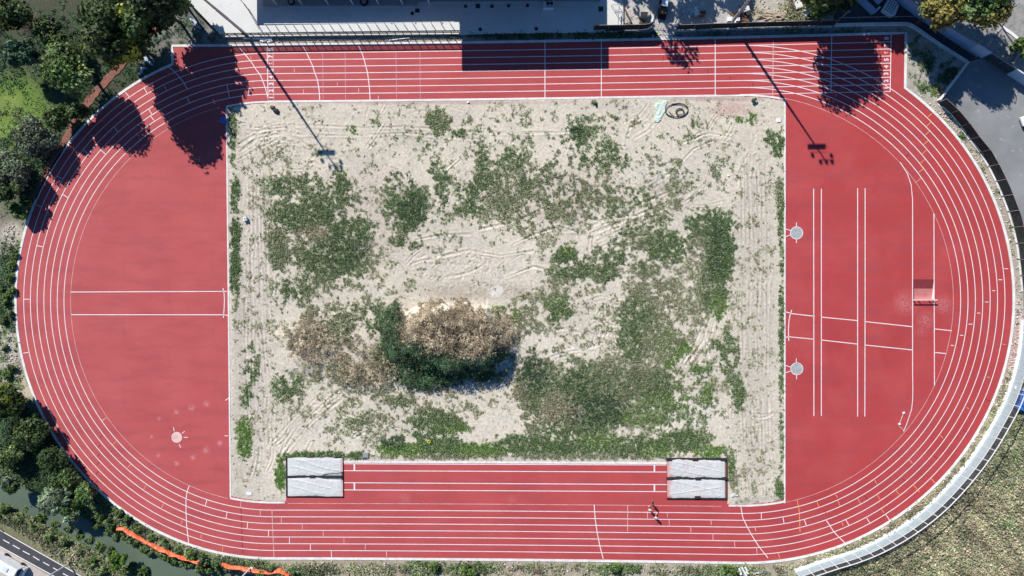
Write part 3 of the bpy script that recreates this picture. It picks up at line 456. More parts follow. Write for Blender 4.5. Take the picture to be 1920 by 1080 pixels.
for p in ([(1711,702),(1711.5,730),(1711,752),(1709,768),(1705,780),(1700,795),(1694,809)],[(1687.5,304),(1701,325),(1708.5,347),(1710.5,370)],[(422.5,751),(429,746)],[(421,817),(428,817)],[(45,561),(55.7,561)],[(43.7,662),(53.7,660.8)],[(67,383.8),(78,388)],[(70,460.5),(80.5,463)],[(117.5,364.5),(127.5,370.5)],[(107,330),(117,335.8)],[(188.8,280.8),(197.5,288.8)],[(156,280.5),(165,288)],
 [(235,173),(242,181)],[(270.5,165),(276,175)],[(308,160),(312.5,170.5)],[(425.8,160),(430.5,184)],[(465.5,166),(466.5,177)],[(351,182),(355.5,192.5)],[(279,205),(285,214.5)],[(282.5,217.5),(289,226)],[(214,237.5),(221,247.5)],
 [(388,937.5),(385,948)],[(425.8,960),(424,972)],[(464.5,979),(463.7,990.5)],[(503.5,994.5),(503.5,1006)],[(542.8,1007.5),(542.8,1019)],[(582,1020),(582,1031.5)],[(621.5,1033),(621.5,1044.5)],[(1427.5,961),(1427.5,972.5)],
 [(1468,970),(1470,981.3)],[(1508,974),(1511.7,985)],[(1586,975),(1592,985.5)],[(1625,971),(1631.7,982)],[(1661,965),(1668,975.5)],
 [(1493.3,417),(1493.3,426)],[(1493.3,448),(1493.3,455.7)],[(1472.5,429),(1484,433)],[(1472.5,444),(1483,440)],[(1493,672),(1493,680)],[(1493.5,702.5),(1493.5,711)],[(1472.5,685),(1483,688.5)],[(1472.5,699),(1482.5,695.5)],
 [(344.5,820),(352,820)],[(336,832.5),(339,839.5)],[(341,813),(346.5,808.5)],[(325,801),(327,808.7)],
 [(1882.5,503.8),(1890,503.8)],[(1872,524.5),(1879,524.5)],[(1860,545),(1866,545)],[(1847,566.2),(1853,566.2)],[(1832,587),(1838,587)],[(1816,607.8),(1823,607.8)],[(1800,628.5),(1806,629)],[(1782.5,647.5),(1789,647.8)],
 [(664.5,870),(664.5,882)],[(664.5,905.5),(664.5,918)],[(1227,872.5),(1227,884.5)],[(1227,909),(1227,921)]): seg(mw,p,.12 if p[0][0] not in (664.5,1227) else .26,Z3+.004)
for p in ([(511.8,87.5),(513.5,187.5)],[(488,956.8),(488,967)],[(527.5,970),(527.5,980.5)],[(567,982.5),(566.8,993.8)],[(606,995.5),(606,1006)],[(645,1008),(645,1019)],[(685,1020.5),(685,1032)],[(724.5,1033),(725,1044.5)],[(510,956),(511,985),(513.8,1044.5)],[(452,940),(450.8,952.5)],[(191,789),(200,782.5)],[(1450,75),(1448.8,180)],[(1176.8,947.5),(1176.8,996)],[(1214,961),(1214,972)],[(1251,961),(1251.5,970)],[(1254.5,974),(1255,985)],[(1333,976),(1333.7,984)],[(1295,987.5),(1295.7,998)],[(1415.7,989),(1417,996)],[(1336.5,1001),(1337,1012)],[(1377,1015),(1377.7,1025.5)],[(1418.7,1028),(1419.5,1038)],[(552,128),(552,135.5)],[(569.3,167.5),(569.3,175)],[(632.5,154),(632.5,161)],[(672.5,166),(672.5,175)],[(709.5,179),(709.5,187)],[(1694,806),(1686,799)]): seg(mt,p,.11,Z3+.002)
for p in ([(605,97.5),(606,187.5)],[(647,98),(648,187)],[(742.5,97),(743.5,187)],[(787.5,97),(788,187)]): seg(mv,p,.06,Z3)
for p in ([(1747.3,212.7),(1739.5,219.3)],[(1745,229.3),(1737,237)],[(1743,246),(1734.4,253.3)],[(1740.4,263.3),(1732,271)],[(1737.3,281),(1728.9,288.9)],[(1734.4,298),(1726.2,305.5)],[(1731.5,316),(1722.7,323.3)],[(1727.8,333.8),(1717.3,341.8)],[(218,827),(211,834.5)],[(244.5,870.8),(238,879)],[(274.5,910),(269,918)],[(307,944.5),(302.5,953)],[(342,975.5),(338.8,983.8)],[(378,1002),(376.8,1010)],[(418,1024),(417,1034)],
 [(1494.5,936),(1498.8,960),(1500,997.5)],[(1531.7,940),(1535,950)],[(1570.7,938.7),(1575.5,949)],[(1608,934.5),(1613.7,945)],[(1645.5,928.7),(1651,938.7)],[(1680.5,920),(1687.5,929.5)],[(1713.7,910),(1723.7,922.5)],[(1746,897.5),(1753.7,906)],[(1567,927.5),(1570,933)],[(1640,900),(1643.7,907)],[(1705,862),(1710.5,868.7)],[(1762.5,816),(1768,821)],[(1652.5,955),(1657.5,961)],[(1578.7,979.5),(1581,985.5)],[(1459.5,1037),(1462,1047)],[(1879.5,645),(1885.7,646.3)],[(1850,706.8),(1855.5,708)],[(1812.5,764),(1817,767)],[(470.3,105),(471,112)]): seg(mo,p,.12,Z3+.006)
for p in ([(1201.7,93),(1201.7,101)],[(1243.7,105.5),(1243.7,114)],[(1285.5,118),(1285.5,126.5)],[(1327,130),(1327,138)],[(1369,142.5),(1369,150)],[(1411.7,155.5),(1410.5,162.5)],[(191,817),(187,821)],[(188.7,833.3),(185,837.5)],[(187,850.7),(183.3,855)],[(185.5,867),(181.5,871)],[(184.5,883.7),(180,888.7)],[(183.3,900.5),(179,905.5)],[(1703.5,289),(1698.5,294)],[(452,953),(452,963)],[(452,966),(452.3,977)],[(453,980),(453,990)],[(453,992),(453.5,1002)],[(453.8,1005),(454,1014)],[(454,1018),(454.5,1026)],[(455,1031),(455.3,1037)],[(1545,957),(1548.5,962)],[(1621,930),(1626,936)],[(1691,896),(1697,902)],[(1751,854.5),(1758,859.5)],[(1848,748),(1856,752)],[(1806,806),(1813,810)],[(1465,957.5),(1466,963)]): seg(md,p,.11,Z3+.008)
mw.disc(P(1493.5,436.8),1.14,Z3+.001,r0=1.02)
mw.disc(P(1494,691.5),1.12,Z3+.001,r0=1.04)
mw.build('white_marks',M['line'],track); mt.build('thin_marks',M['thin'],track); mv.build('pale_marks',M['violet'],track); mo.build('orange_marks',M['orange'],track); md.build('dark_marks',M['darkmark'],track)
# lane numbers at both ends of the sprint straight
def digit(t,x,y,sz,parent):
    cu=bpy.data.curves.new('lane_number','FONT'); cu.body=t; cu.size=sz; cu.align_x='CENTER'; cu.align_y='CENTER'; cu.offset=.035
    o=bpy.data.objects.new('tmp',cu); C.objects.link(o); o.rotation_euler=(0,0,math.pi/2); o.location=(x,y,Z3+.01)
    bpy.context.view_layer.update(); me=bpy.data.meshes.new_from_object(o.evaluated_get(bpy.context.evaluated_depsgraph_get())); me.transform(o.matrix_world); bpy.data.objects.remove(o)
    link('lane_number',me,M['line'],parent)
for k in range(8):
    for pxx,xx in ((507.3,-41.55),(1663.5,67.15)):
        x,y=W(xx,INNER+(k+.5)*1.22); digit(str(k+1),x,y,1.05,track)
# infield kerbs
ik=MB()
ytop=lambda x: math.sqrt(max(0,(INNER-.16)**2-max(0,abs(x)-LX)**2))
xs=np.linspace(XL+.3,XR-.3,80); ik.strip([W(x,ytop(x)) for x in xs],.30,.0,th=.05)
xs=np.linspace(XL+.3,NXL,14); ik.strip([W(x,-ytop(x)) for x in xs],.34,.0,th=.05); xs=np.linspace(NXR,XR-.3,14); ik.strip([W(x,-ytop(x)) for x in xs],.34,.0,th=.05)
yt=W(XL,ytop(XL))[1]; ik.strip([(XL,yt),(XL,-yt)],.26,.0,th=.06); yt=W(XR,ytop(XR))[1]; ik.strip([(XR,yt),(XR,-yt-.4)],.24,.0,th=.06)
ik.strip([(P(643,866.5)[0],P(643,866)[1]),(P(1252,868)[0],P(1252,868.5)[1])],.32,.0,th=.05)
props(ik.build('infield_kerb',M['kerb']),kind='structure')
#--PART2--
# ================================================================ paved surfaces
def sheet(name,px,z,m,zp=0.0):
    b=MB(); b.flat(PP(px,zp),z); return props(b.build(name,m),kind='structure')
LOT=[(1757,190),(1783,214),(1803,238),(1822,267),(1842,290),(1860,322),(1877,358),(1897,410),(1910,465),(1916,520),(1920,600),(2080,620),(2080,260),(1920,162),(1888,141),(1838,109),(1811,118)]
LANE=[(1562,47),(1574,-60),(1600,-120),(1640,-60),(1678,0),(1717,30),(1767,63),(1826,100),(1838,109),(1811,118),(1715,53),(1697,45)]
NEP=[(1690,-120),(1702,0),(1745,28),(1832,86),(1925,143),(2080,240),(2080,-120)]
PAVE=[(-200,900),(0,1026),(100,1083),(250,1168),(100,1300),(-200,1300)]
CYC=[(-200,880),(0,993),(153,1081),(300,1165),(240,1165),(102,1080),(0,1024),(-200,911)]
TERR=[(250,-120),(348,-3),(418,71),(520,69.5),(640,68),(862,65.5),(1110,61),(1168,52),(1168,-120)]
sheet('car_park',LOT,.012,M['asph']); sheet('service_lane',LANE,.016,M['asph2']); sheet('plaza',NEP,.012,M['pale'])
sheet('pavement',PAVE,.010,M['pave']); cyc=sheet('cycle_path',CYC,.018,M['asph2'])
b=MB()
for p in ([(-200,880),(0,994),(153,1081),(300,1165)],[(-200,911),(0,1024.5),(102,1080.5),(240,1165)]): b.strip(PP(p),.16,.024)
for p in ([(6,1012),(18,1018.5)],[(24,1022),(37,1029.3)],[(43,1033),(56,1039.7)],[(62,1043),(74,1050.4)],[(81,1054),(92.6,1060.4)],[(99.6,1064.4),(110,1070.4)],[(118,1075),(129,1081)]): b.strip(PP(p),.17,.024)
b.build('path_markings',M['white'],cyc)
b=MB(); b.prism(PP([(1142,-60),(1160,50),(1225,54),(1262,60),(1300,50),(1400,48),(1450,40),(1430,-60)]),-.05,-.035); 
sheet('construction_yard',[(1150,-100),(1168,50),(1205,55),(1228,58),(1240,73),(1260,73),(1268,57),(1372,51),(1400,30),(1385,-100)],.010,mat('concrete_dust',(.47,.45,.42),(.36,.345,.325),.25,.9,c3=(.56,.53,.48),scale3=.8,bump=.03,bscale=5))
# water
wb=MB(); wb.flat([(-400,-900),(-400,0)][:0] or PP([(-300,760),(700,1060),(1200,1180),(1200,1400),(-300,1400)],-1.25),-1.25); props(wb.build('canal_water',M['water']),kind='structure')
# red footpath in the park
bp=MB(); pth=[(62,372),(100,300),(128,255),(150,212),(170,186),(188,164),(205,146),(222,128),(238,110),(252,92),(266,76),(282,60),(300,40)]
pw=PP(pth); L=[];Rr=[]
for i in range(len(pw)-1):
    for t in (0,.25,.5,.75):
        x,y=ext(*pw[i],*pw[i+1],t); dx,dy=pw[i+1][0]-pw[i][0],pw[i+1][1]-pw[i][1]; d=math.hypot(dx,dy); L.append((x-dy/d*(.75+random.uniform(-.2,.25)),y+dx/d*(.75+random.uniform(-.2,.25)))); Rr.append((x+dy/d*(.65+random.uniform(-.2,.2)),y-dx/d*(.65+random.uniform(-.2,.2))))
bp.add([(x,y,.05) for x,y in L]+[(x,y,.05) for x,y in Rr],[(i,i+len(L),i+1+len(L),i+1) for i in range(len(L)-1)]); props(bp.build('footpath',M['brick']),kind='structure')
# stands terrace (a real 0.45 m step) with gutter kerb
TZ=.45
b=MB(); b.prism(PP(TERR),-.05,TZ); props(b.build('terrace',M['conc']),kind='structure')
# ================================================================ grandstand (mostly beyond the frame; its roofs shade the terrace)
def wx(px,py,z=0): return P(px,py,z)
gs=empty('grandstand',(*P(820,0,TZ),TZ),'long grandstand with flat roofs and slim white columns on the concrete terrace','grandstand')
def rectshadow(x0,x1,y0,y1,zr,zs):
    """roof slab at height zr whose shadow on level zs covers photo box x0..x1, y0..y1"""
    a=P(x0,y1,zs); c=P(x1,y1,zs); e=P(x0,y0,zs); h=zr-zs
    return (a[0]-SHX*h,c[0]-SHX*h,a[1]-SHY*h,a[1]-SHY*h+28)
x0,x1,y0,y1=rectshadow(482,1134,-200,45.5,TZ+3.2,TZ)
b=MB(); b.box(((x0+x1)/2,(y0+y1)/2,TZ+3.3),(x1-x0,y1-y0,.2)); b.build('roof',M['concg'],gs)
X0,X1,Y0,Y1=rectshadow(866,1139.5,-200,130.5,10,0)
b=MB(); b.box(((X0+X1)/2,(Y0+Y1)/2,10.15),(X1-X0,Y1-Y0,.3)); b.build('upper_roof',M['concg'],gs)
for px in (520,568,617,663,711,756,806): 
    x,y=P(px,9,TZ); b=MB(); b.box((x,y,TZ+1.6),(.14,.14,3.2)); b.box((x,y,TZ+.06),(.3,.3,.12)); b.build('column',M['white'],gs)
for px in (835,940,1045):
    x,y=P(px,-45,TZ); b=MB(); b.box((x,y,TZ+4.8),(.5,.5,9.6)); b.build('column',M['concg'],gs)
b=MB(); b.prism(PP([(494,-60),(494,12.5),(782,12.0),(782,4),(1125,3),(1125,-60)],TZ),TZ,TZ+.3); b.build('platform',M['concg'],gs)
b=MB(); b.box((*P(820,-60,TZ),TZ+1.6),(60,.4,3.1)); b.build('back_wall',M['concg'],gs)
for px,py,s in ((873,12,.5),(896,11.5,.75),(922.5,12,.55),(953.5,11,.5),(989,10.5,.5)):
    t=P(px,py,TZ); o=MB().box((*t,TZ+.05),(s,s,.1)).box((*t,TZ+.11),(s*.8,s*.8,.03)).build('hatch',M['dark']); props(o,'dark square floor hatch on shaded terrace, one of the row left of the cooling unit','hatch','dark hatches on the terrace')
for px,py,lab in ((900.5,55,'small dark drain cover on the terrace edge left of centre'),(1005.5,54,'small dark drain cover on the terrace edge near the screened fence'),(773,25,'small dark round cover at the left of the larger terrace cover')):
    t=P(px,py,TZ); o=MB(); o.disc(t,.28,TZ+.012,20); o.disc(t,.34,TZ+.008,20,r0=.26); props(o.build('drain_cover',M['dark']),lab,'drain cover','terrace drain covers')
t=P(782.5,20,TZ); props(MB().box((*t,TZ+.03),(.8,.7,.06)).box((*t,TZ+.07),(.6,.5,.03)).build('access_cover',M['dark']),'larger square access cover on the shaded terrace','cover')
t=P(1126.5,17,TZ); props(MB().box((*t,TZ+.03),(.85,.85,.06)).box((*t,TZ+.07),(.65,.65,.03)).build('access_cover',M['dark']),'dark square pit cover at the right end of the terrace shade','cover')
# cooling unit
x,y=P(1028.5,9,TZ+.9); ac=empty('cooling_unit',(x,y,TZ),'white rooftop style cooling unit with two dark round fans on the shaded terrace','cooling unit')
MB().box((x,y,TZ+.5),(1.85,1.2,.9)).build('casing',M['white'],ac,bevel=.03)
for dx in (-.12,.52): f=MB().disc((x+dx,y+.22),.27,TZ+.965,24).disc((x+dx,y+.22),.31,TZ+.972,24,r0=.26).build('fan',M['dark'],ac)
MB().box((x+.2,y-.3,TZ+.96),(1.1,.28,.03)).build('vent',M['bluewall'],ac)
# cable reels lying on the platform
for px,py,r,lab in ((547,4,.62,'dark cable reel lying flat on the shaded platform near its left end'),(683,4,.75,'wide dark coil heap on the shaded platform by the middle columns')):
    x,y=P(px,py,TZ+.3); t=empty('cable_reel',(x,y,TZ+.3),lab,'cable reel')
    MB().disc((x,y),r,TZ+.34,28).disc((x,y),r,TZ+.62,28,r0=.18).build('flange',M['dark'],t); MB().tube([(x,y,TZ+.3),(x,y,TZ+.64)],[r*.6,r*.6],20).build('drum',M['galv'],t)
# ================================================================ fences
def resample(pts,step):
    out=[pts[0]]; acc=0
    seglen=[math.dist(pts[i],pts[i+1]) for i in range(len(pts)-1)]; tot=sum(seglen); n=max(1,round(tot/step)); k=0; s=0
    for j in range(1,n+1):
        d=tot*j/n
        while k<len(seglen)-1 and s+seglen[k]<d: s+=seglen[k]; k+=1
        out.append(ext(*pts[k],*pts[k+1],(d-s)/seglen[k]))
    return out
def railing(name,px,z0,h,step,label,cat,m=M['galv'],infill=None,pz=0.0,post=.05,rails=(1.0,),group=None,rail=.06):
    base=PP(px,pz); pts=resample(base,step); t=empty(name,(*pts[0],z0),label,cat,group)
    for x,y in pts: MB().box((x,y,z0+h/2),(post,post,h)).build('post',m,t)
    b=MB()
    for r in rails: b.strip(pts,rail,z0+h*r-rail,th=rail)
    b.build('rail',m,t)
    if infill:
        lo,hi,gap,wb_=infill; f=resample(base,gap); b=MB()
        for x,y in f: b.box((x,y,z0+(lo+hi)/2),(wb_,.02,hi-lo))
        b.build('mesh_infill',m,t)
    return t
railing('guard_fence',[(418,70),(520,68.5),(640,67),(862,64.5)],TZ,2.0,1.44,'grey post and rail fence along the front edge of the sunlit terrace','fence',M['dark'],infill=(1.15,1.93,.16,.075),pz=TZ,post=.11,rails=(1.0,.55,.06),rail=.11)
railing('guard_fence',[(500,49),(640,48),(862,45)],TZ,1.15,1.70,'low post fence at the edge of the roof shade on the terrace','fence',M['galv'],pz=TZ,post=.10,rails=(1.0,),rail=.08)
railing('guard_fence',[(348,-3),(418,70)],TZ,1.6,1.5,'dark diagonal fence at the left end of the terrace','fence',M['dark'],pz=TZ,post=.07,rails=(1.0,.5),infill=(.1,1.5,.14,.09))
railing('guard_fence',[(452,0),(466,16),(490,58)],TZ,1.3,1.2,'thin dark railing crossing the white terrace to the roof shade','fence',M['dark'],pz=TZ,post=.05,rails=(1.0,.5),rail=.05)
def screen(name,px,h,label,group='black screened site fences',wave=.10,m=M['mesh']):
    base=PP(px); pts=resample(base,.5); t=empty(name,(*pts[0],0),label,'fence',group); n=len(pts); w_=[wave*math.sin(i*.9+vn(i*.5,0,1)*5)*(.4+vn(i*.3,3,1)) for i in range(n)]
    L=[]
    for i,(x,y) in enumerate(pts):
        a=pts[max(0,i-1)]; c=pts[min(n-1,i+1)]; d=math.dist(a,c); nx,ny=-(c[1]-a[1])/d,(c[0]-a[0])/d; L.append((nx,ny))
    rows=[(0.12,0),(h*.33,.5),(h*.66,.8),(h,.25)]; v=[]
    for side in (0,.015):
        for z,k in rows: v+=[(pts[i][0]+L[i][0]*(w_[i]*k+side),pts[i][1]+L[i][1]*(w_[i]*k+side),z) for i in range(n)]
    f=[]
    for s in (0,1):
        for r in range(3): f+=[(s*4*n+r*n+i,s*4*n+r*n+i+1,s*4*n+(r+1)*n+i+1,s*4*n+(r+1)*n+i) for i in range(n-1)]
    f+=[(3*n+i,3*n+i+1,7*n+i+1,7*n+i) for i in range(n-1)]
    MB().add(v,f).build('screen',m,t)
    pp=resample(base,3.0)
    for x,y in pp: MB().box((x,y,h/2),(.07,.07,h)).build('post',M['galv'],t)
    MB().strip(pts,.05,h-.02,th=.05).build('top_rail',M['galv'],t)
    b=MB(); 
    for i in range(len(pp)-1):
        a,c=pp[i],pp[i+1]; b.strip([ext(*a,*c,.06),ext(*a,*c,.94)],.28,.0,off=-.22,th=.10)
    b.build('footing',M['kerb'],t)
    return t
screen('screened_fence',[(1112,57.5),(1160,57),(1205,56),(1214,54.5),(1222,49)],2.7,'short wavy black screened fence left of the yard gate')
screen('screened_fence',[(1266,56.5),(1315,54.5),(1372,52.5),(1400,51.5),(1463,50),(1500,49),(1563,47.5)],2.5,'long black screened fence right of the yard gate behind the sprint start')
screen('screened_fence',[(1759,192),(1783,214),(1803,238),(1822,264),(1842,288),(1860,320),(1877,356),(1897,408),(1910,463),(1916,518),(1919,548)],2.5,'curved black screened fence between track verge and car park',wave=.04)
# garden retaining wall, pale
def wallpx(name,px,h,wd,m,label,z0=0,cat='wall',pz=0.0):
    return props(MB().strip(PP(px,pz),wd,z0,th=h).build(name,m),label,cat)
wallpx('garden_wall',[(1563,48),(1630,46.5),(1697,45.5),(1704,47),(1716,54),(1762,86),(1811,117)],.45,.5,M['kerb'],'low pale concrete wall bordering the planted corner beside the sprint start')
wallpx('garden_wall',[(1811,118.5),(1786,152),(1757,190)],1.0,.25,M['kerb'],'taller pale wall running from the planted corner down to the curved fence')
railing('handrail',[(1574,37),(1640,35.5),(1712,34.5),(1768,72),(1826,110)],0,1.0,3.0,'thin grey handrail following the dark service lane','handrail',M['galv'],post=.05,rails=(1.0,),rail=.09)
# boundary wall with gate
wt=2.7
b=MB(); b.strip(PP([(1600,-55),(1677,0),(1717,30),(1767,63),(1815,92)]),.2,0,th=wt); bw=empty('boundary_wall',(*P(1717,30),0),'long blue grey boundary wall beside the dark service lane','wall'); b.build('wall_face',M['bluewall'],bw)
MB().strip(PP([(1600,-55),(1677,0),(1717,30),(1767,63),(1815,92)]),.30,wt,th=.08).build('coping',M['concg'],bw)
for a in ([(1815.5,92.3),(1840.5,108)],[(1888,139),(1930,167),(1990,205)]):
    o=MB().strip(PP(a),.2,0,th=wt+.05).build('boundary_wall',M['palewall']); props(o,'pale wall panel at the car park corner '+('left of the gate' if a[0][0]<1850 else 'right of the gate, running out of the frame'),'wall')
g=empty('metal_gate',(*P(1864,124),0),'dark metal gate with thin bars between the two pale wall panels','gate')
gp=resample(PP([(1842,109),(1887,138)]),1.3)
MB().strip(gp,.04,.15,th=wt-.5).build('gate_panel',M['asph2'],g); b=MB()
for x,y in gp: b.box((x,y,wt/2),(.07,.07,wt))
b.strip(gp,.07,wt-.1,th=.08); b.strip(gp,.07,.1,th=.08); b.build('frame',M['galv'],g)
railing('kerb_rail',[(1850,92),(1862,70),(1878,50)],0,.15,3,'short pale kerb strip in the tree shade beyond the gate','kerb',M['concg'],post=.3,rails=(1.0,),rail=.3)
wallpx('kerb_strip',[(1880,52),(1895,62),(1912,76),(1940,100)],.14,.5,M['kerb'],'pale kerb strip on the plaza at the upper right edge',cat='kerb')
wallpx('kerb_strip',[(1898,122),(1906,108),(1914,95)],.14,.4,M['concg'],'grey kerb strip beside the plaza shrub at the right edge',cat='kerb')
# panelled boundary screen, lower right
pb=[(1916.5,600),(1914.3,640),(1909.6,671.5),(1898.5,714),(1883.7,754.8),(1861.5,795.6),(1837.4,836.3),(1810,875),(1760,932.5),(1710,975),(1655,1010),(1600,1035),(1540,1052.5),(1490,1071)]
def smooth(pts,it=2):
    for _ in range(it):
        o=[pts[0]]
        for i in range(len(pts)-1): o+= [ext(*pts[i],*pts[i+1],.25),ext(*pts[i],*pts[i+1],.75)]
        pts=o+[pts[-1]]
    return pts
base=smooth(PP(pb)); pf=empty('panel_fence',(*base[0],0),'curved white framed fence with pale blue panels along the lower right of the track','fence')
MB().strip(base,.75,-.05,th=.45).build('base_wall',M['white'],pf)
bays=resample(base,2.1); H=4.0; hm=2.5
for i,(x,y) in enumerate(bays): MB().box((x,y,H/2+.2),(.085,.085,H-.35)).build('post',M['white'],pf)
for i in range(len(bays)-1):
    a,c=bays[i],bays[i+1]; MB().strip([ext(*a,*c,.035),ext(*a,*c,.965)],.03,.45,th=hm-.5).build('panel',M['panel'],pf)
fine=resample(base,1.0)
for z,wd in ((hm,.06),(H,.11)): MB().strip(fine,wd,z,th=wd).build('rail',M['white'],pf)
b=MB(); f=resample(base,.25)
for x,y in f: b.box((x,y,(hm+H)/2+.03),(.012,.012,H-hm-.06))
for z in (2.8,3.1,3.4,3.7): b.strip(fine,.012,z,th=.012)
b.build('wire_mesh',M['galv'],pf)
# ================================================================ floodlight poles
def floodpole(px,py,h,label):
    x,y=P(px,py); t=empty('floodlight_pole',(x,y,0),label,'floodlight','floodlight poles'); 
    MB().tube([(x,y,0),(x,y,h*.36),(x,y,h*.36),(x,y,h)],[.30,.22,.26,.12],14).build('pole',M['galv'],t)
    MB().box((x,y,.1),(1.4,1.4,.3)).build('footing',M['kerb'],t)
    for k in (0,1): MB().box((x-.1,y,h*(.24+.3*k)),(.5,.5,.12)).build('collar',M['galv'],t)
    u=Vector((.42,.9,0)); v=Vector((.98,-.05,0))
    pl=MB(); pl.box((x+.1,y,h-2.3),(3.1,.95,.10)); pl.box((x+.1,y+.45,h-1.8),(3.1,.04,.06)); pl.box((x+.1,y-.45,h-1.8),(3.1,.04,.06))
    for s_ in (-1.4,-.5,.5,1.6): pl.box((x+s_,y+.45,h-2.05),(.04,.04,.5))
    pl.build('platform',M['galv'],t)
    MB().box((x+.25,y,h-.1),(2.6,.10,.10)).build('crossbar',M['galv'],t)
    for s_,dz in ((-.85,0),(.15,0),(1.15,0),(1.75,-1.0),(-1.45,-1.1)): MB().ell((x+s_,y-.25,h+dz),(.27,.40,.30),12,8).build('lamp',M['galv'],t)
floodpole(463,66,22.2,'tall grey floodlight pole rising from the left end of the terrace')
floodpole(1372,42,22.8,'tall pale floodlight pole by the timber pile behind the screened fence')
def lamppost(px,py,h,lab,arm=(0,0)):
    x,y=P(px,py); t=empty('street_lamp',(x,y,0),lab,'street lamp')
    MB().tube([(x,y,0),(x,y,h)],[.14,.10],10).build('pole',M['white'] if px<500 else M['galv'],t)
    MB().tube([(x,y,h),(x+arm[0],y+arm[1],h+.15)],[.05,.05],6).box((x+arm[0],y+arm[1],h+.15),(.7,.3,.12),.5).build('lamp_head',M['galv'],t)
lamppost(129,1057,7.5,'white lamp post standing at the edge of the cycle path',(-.9,-1.2))
lamppost(471,1064,9,'white lamp post rising from the end of the orange netting',(-.9,-1.0))
lamppost(1866,33,5.6,'thin grey pole standing on the pale plaza',(.05,.05))
lamppost(1574,36,3.2,'short grey pole at the corner of the service lane',(.05,.02))
x,y=P(465,1066)
for dx in (-.35,.75): props(MB().box((x+dx,y-.1,.25),(.42,.85,.5),-.25).build('concrete_block',M['white'],bevel=.03),'white concrete block '+('left' if dx<0 else 'right')+' of the lamp post by the orange netting','block')
#--PART3--
# ================================================================ trees and shrubs
def leafcloud(c,R,H,n,size,lobes,tints,flat=.8,seed=0,gap=.15):
    """points on the outside of many lobes: returns pos,nrm,size,tint"""
    r=np.random.default_rng(seed); cen=r.normal(size=(lobes,3)); cen/=np.linalg.norm(cen,axis=1,keepdims=True); cen*= (r.random((lobes,1))**.45)*.72; cen*=np.array([R,R,H]); 
    lr=r.uniform(.20,.42,lobes)*R; per=r.multinomial(n,lr**2/(lr**2).sum()); pos=[];nr=[];ti=[]
    for i in range(lobes):
        m=per[i]; d=r.normal(size=(m,3)); d[:,2]=np.abs(d[:,2])*1.0-.35; d/=np.linalg.norm(d,axis=1,keepdims=True)
        rad=lr[i]*(.55+.5*r.random(m)**.6)*(1+.35*np.sin(d[:,0]*7+i)*np.cos(d[:,1]*6+i*2)); p=cen[i]+d*rad[:,None]*np.array([1,1,min(1,H/R*1.2)]); pos.append(p); nr.append(d+r.normal(size=(m,3))*.55+np.array([0,0,.35]))
        t0=np.array(tints[r.integers(len(tints))]); ti.append(t0*(1+.28*r.normal())*(1+.22*r.normal(size=(m,1)))*(1+.06*r.normal(size=(m,3))))
    pos=np.concatenate(pos); nr=np.concatenate(nr); ti=np.clip(np.concatenate(ti),.004,.9); s=size*r.uniform(.6,1.4,len(pos))
    return pos+np.array(c),nr,s,ti
T_GREEN=[(0.101, 0.171, 0.046), (0.13, 0.203, 0.059), (0.079, 0.138, 0.039), (0.158, 0.223, 0.079)]; T_DARK=[(0.043,0.075,0.025),(0.061,0.1,0.032),(0.087,0.125,0.041)]; T_YEL=T_DARK+[(0.255,0.266,0.033),(0.3,0.294,0.039),(0.045,0.077,0.026),(0.053,0.084,0.026),(0.06,0.098,0.026)]
T_OLIVE=[(0.162,0.195,0.119),(0.203,0.227,0.144),(0.135,0.169,0.1)]; T_OYEL=[(0.23,0.215,0.054),(0.176,0.182,0.048),(0.27,0.234,0.066)]; T_BRT=[(0.14,0.257,0.039),(0.196,0.297,0.046)]; T_DRY=[(.22,.16,.09),(.28,.20,.11)]; T_PALE=[(0.195,0.263,0.156),(0.247,0.312,0.192),(0.13,0.188,0.096)]
def tree(name,label,px,py,zc,R,H,n,size,lobes,tints,cat='tree',group=None,seen=True,seed=None,trunk=True,z0=-.05,asp=1.5):
    x,y=P(px,py,zc) if seen else P(px,py,0); seed=seed if seed is not None else int(px*3+py*7)%9973
    t=empty(name,(x,y,z0),label,cat,group)
    p,nn,s,ti=leafcloud((x,y,zc),R,H,n,size,lobes,tints,seed=seed)
    k=p[:,2]>z0+.05; leafmesh('crown',p[k],nn[k],s[k],ti[k],M['leaf'],t,aspect=asp)
    if trunk:
        r=random.Random(seed); b=MB(); zt=max(.4,zc-H*.5); b.tube([(x,y,z0),(x+r.uniform(-.1,.1),y,zt*.5),(x,y,zt)],[.05*R+.05,.04*R+.04,.035*R+.03],9)
        for i in range(7):
            a=r.random()*6.28; q=R*r.uniform(.4,.75); b.tube([(x,y,zt*.85),(x+math.cos(a)*q*.45,y+math.sin(a)*q*.45,zt+H*.25),(x+math.cos(a)*q,y+math.sin(a)*q,zc+H*r.uniform(0,.4))],[.025*R+.02,.016*R+.015,.012],6)
        b.build('trunk',M['bark'],t)
    return t
tree('broadleaf_tree','tall dark tree with yellow green tips at the top left of the park',286,104,10.5,5.6,7.2,17000,.40,44,T_YEL,seen=False)
tree('broadleaf_tree','tall very dark tree nearest the upper left corner of the track',340,44,8.2,4.8,6.0,10000,.42,30,T_DARK,seen=False)
tree('broadleaf_tree','dark tree crown at the top edge beside the white terrace',352,14,7.0,3.4,4.6,5000,.42,18,T_DARK,seen=False)
tree('broadleaf_tree','dark tree crown below the yellow tipped tree, above the red footpath',250,66,8.5,4.8,5.6,9500,.40,30,T_DARK+[(.05,.08,.025)],seen=False)
tree('broadleaf_tree','round mid green tree in the middle of the park beside the red footpath',132,128,7.0,5.4,3.4,7000,.36,32,T_GREEN)
tree('conifer_tree','drooping blue green conifer at the left edge above the lawn',34,98,5.0,3.2,2.6,4500,.30,16,[(.06,.12,.06),(.08,.15,.08),(.04,.08,.045)],asp=3.2)
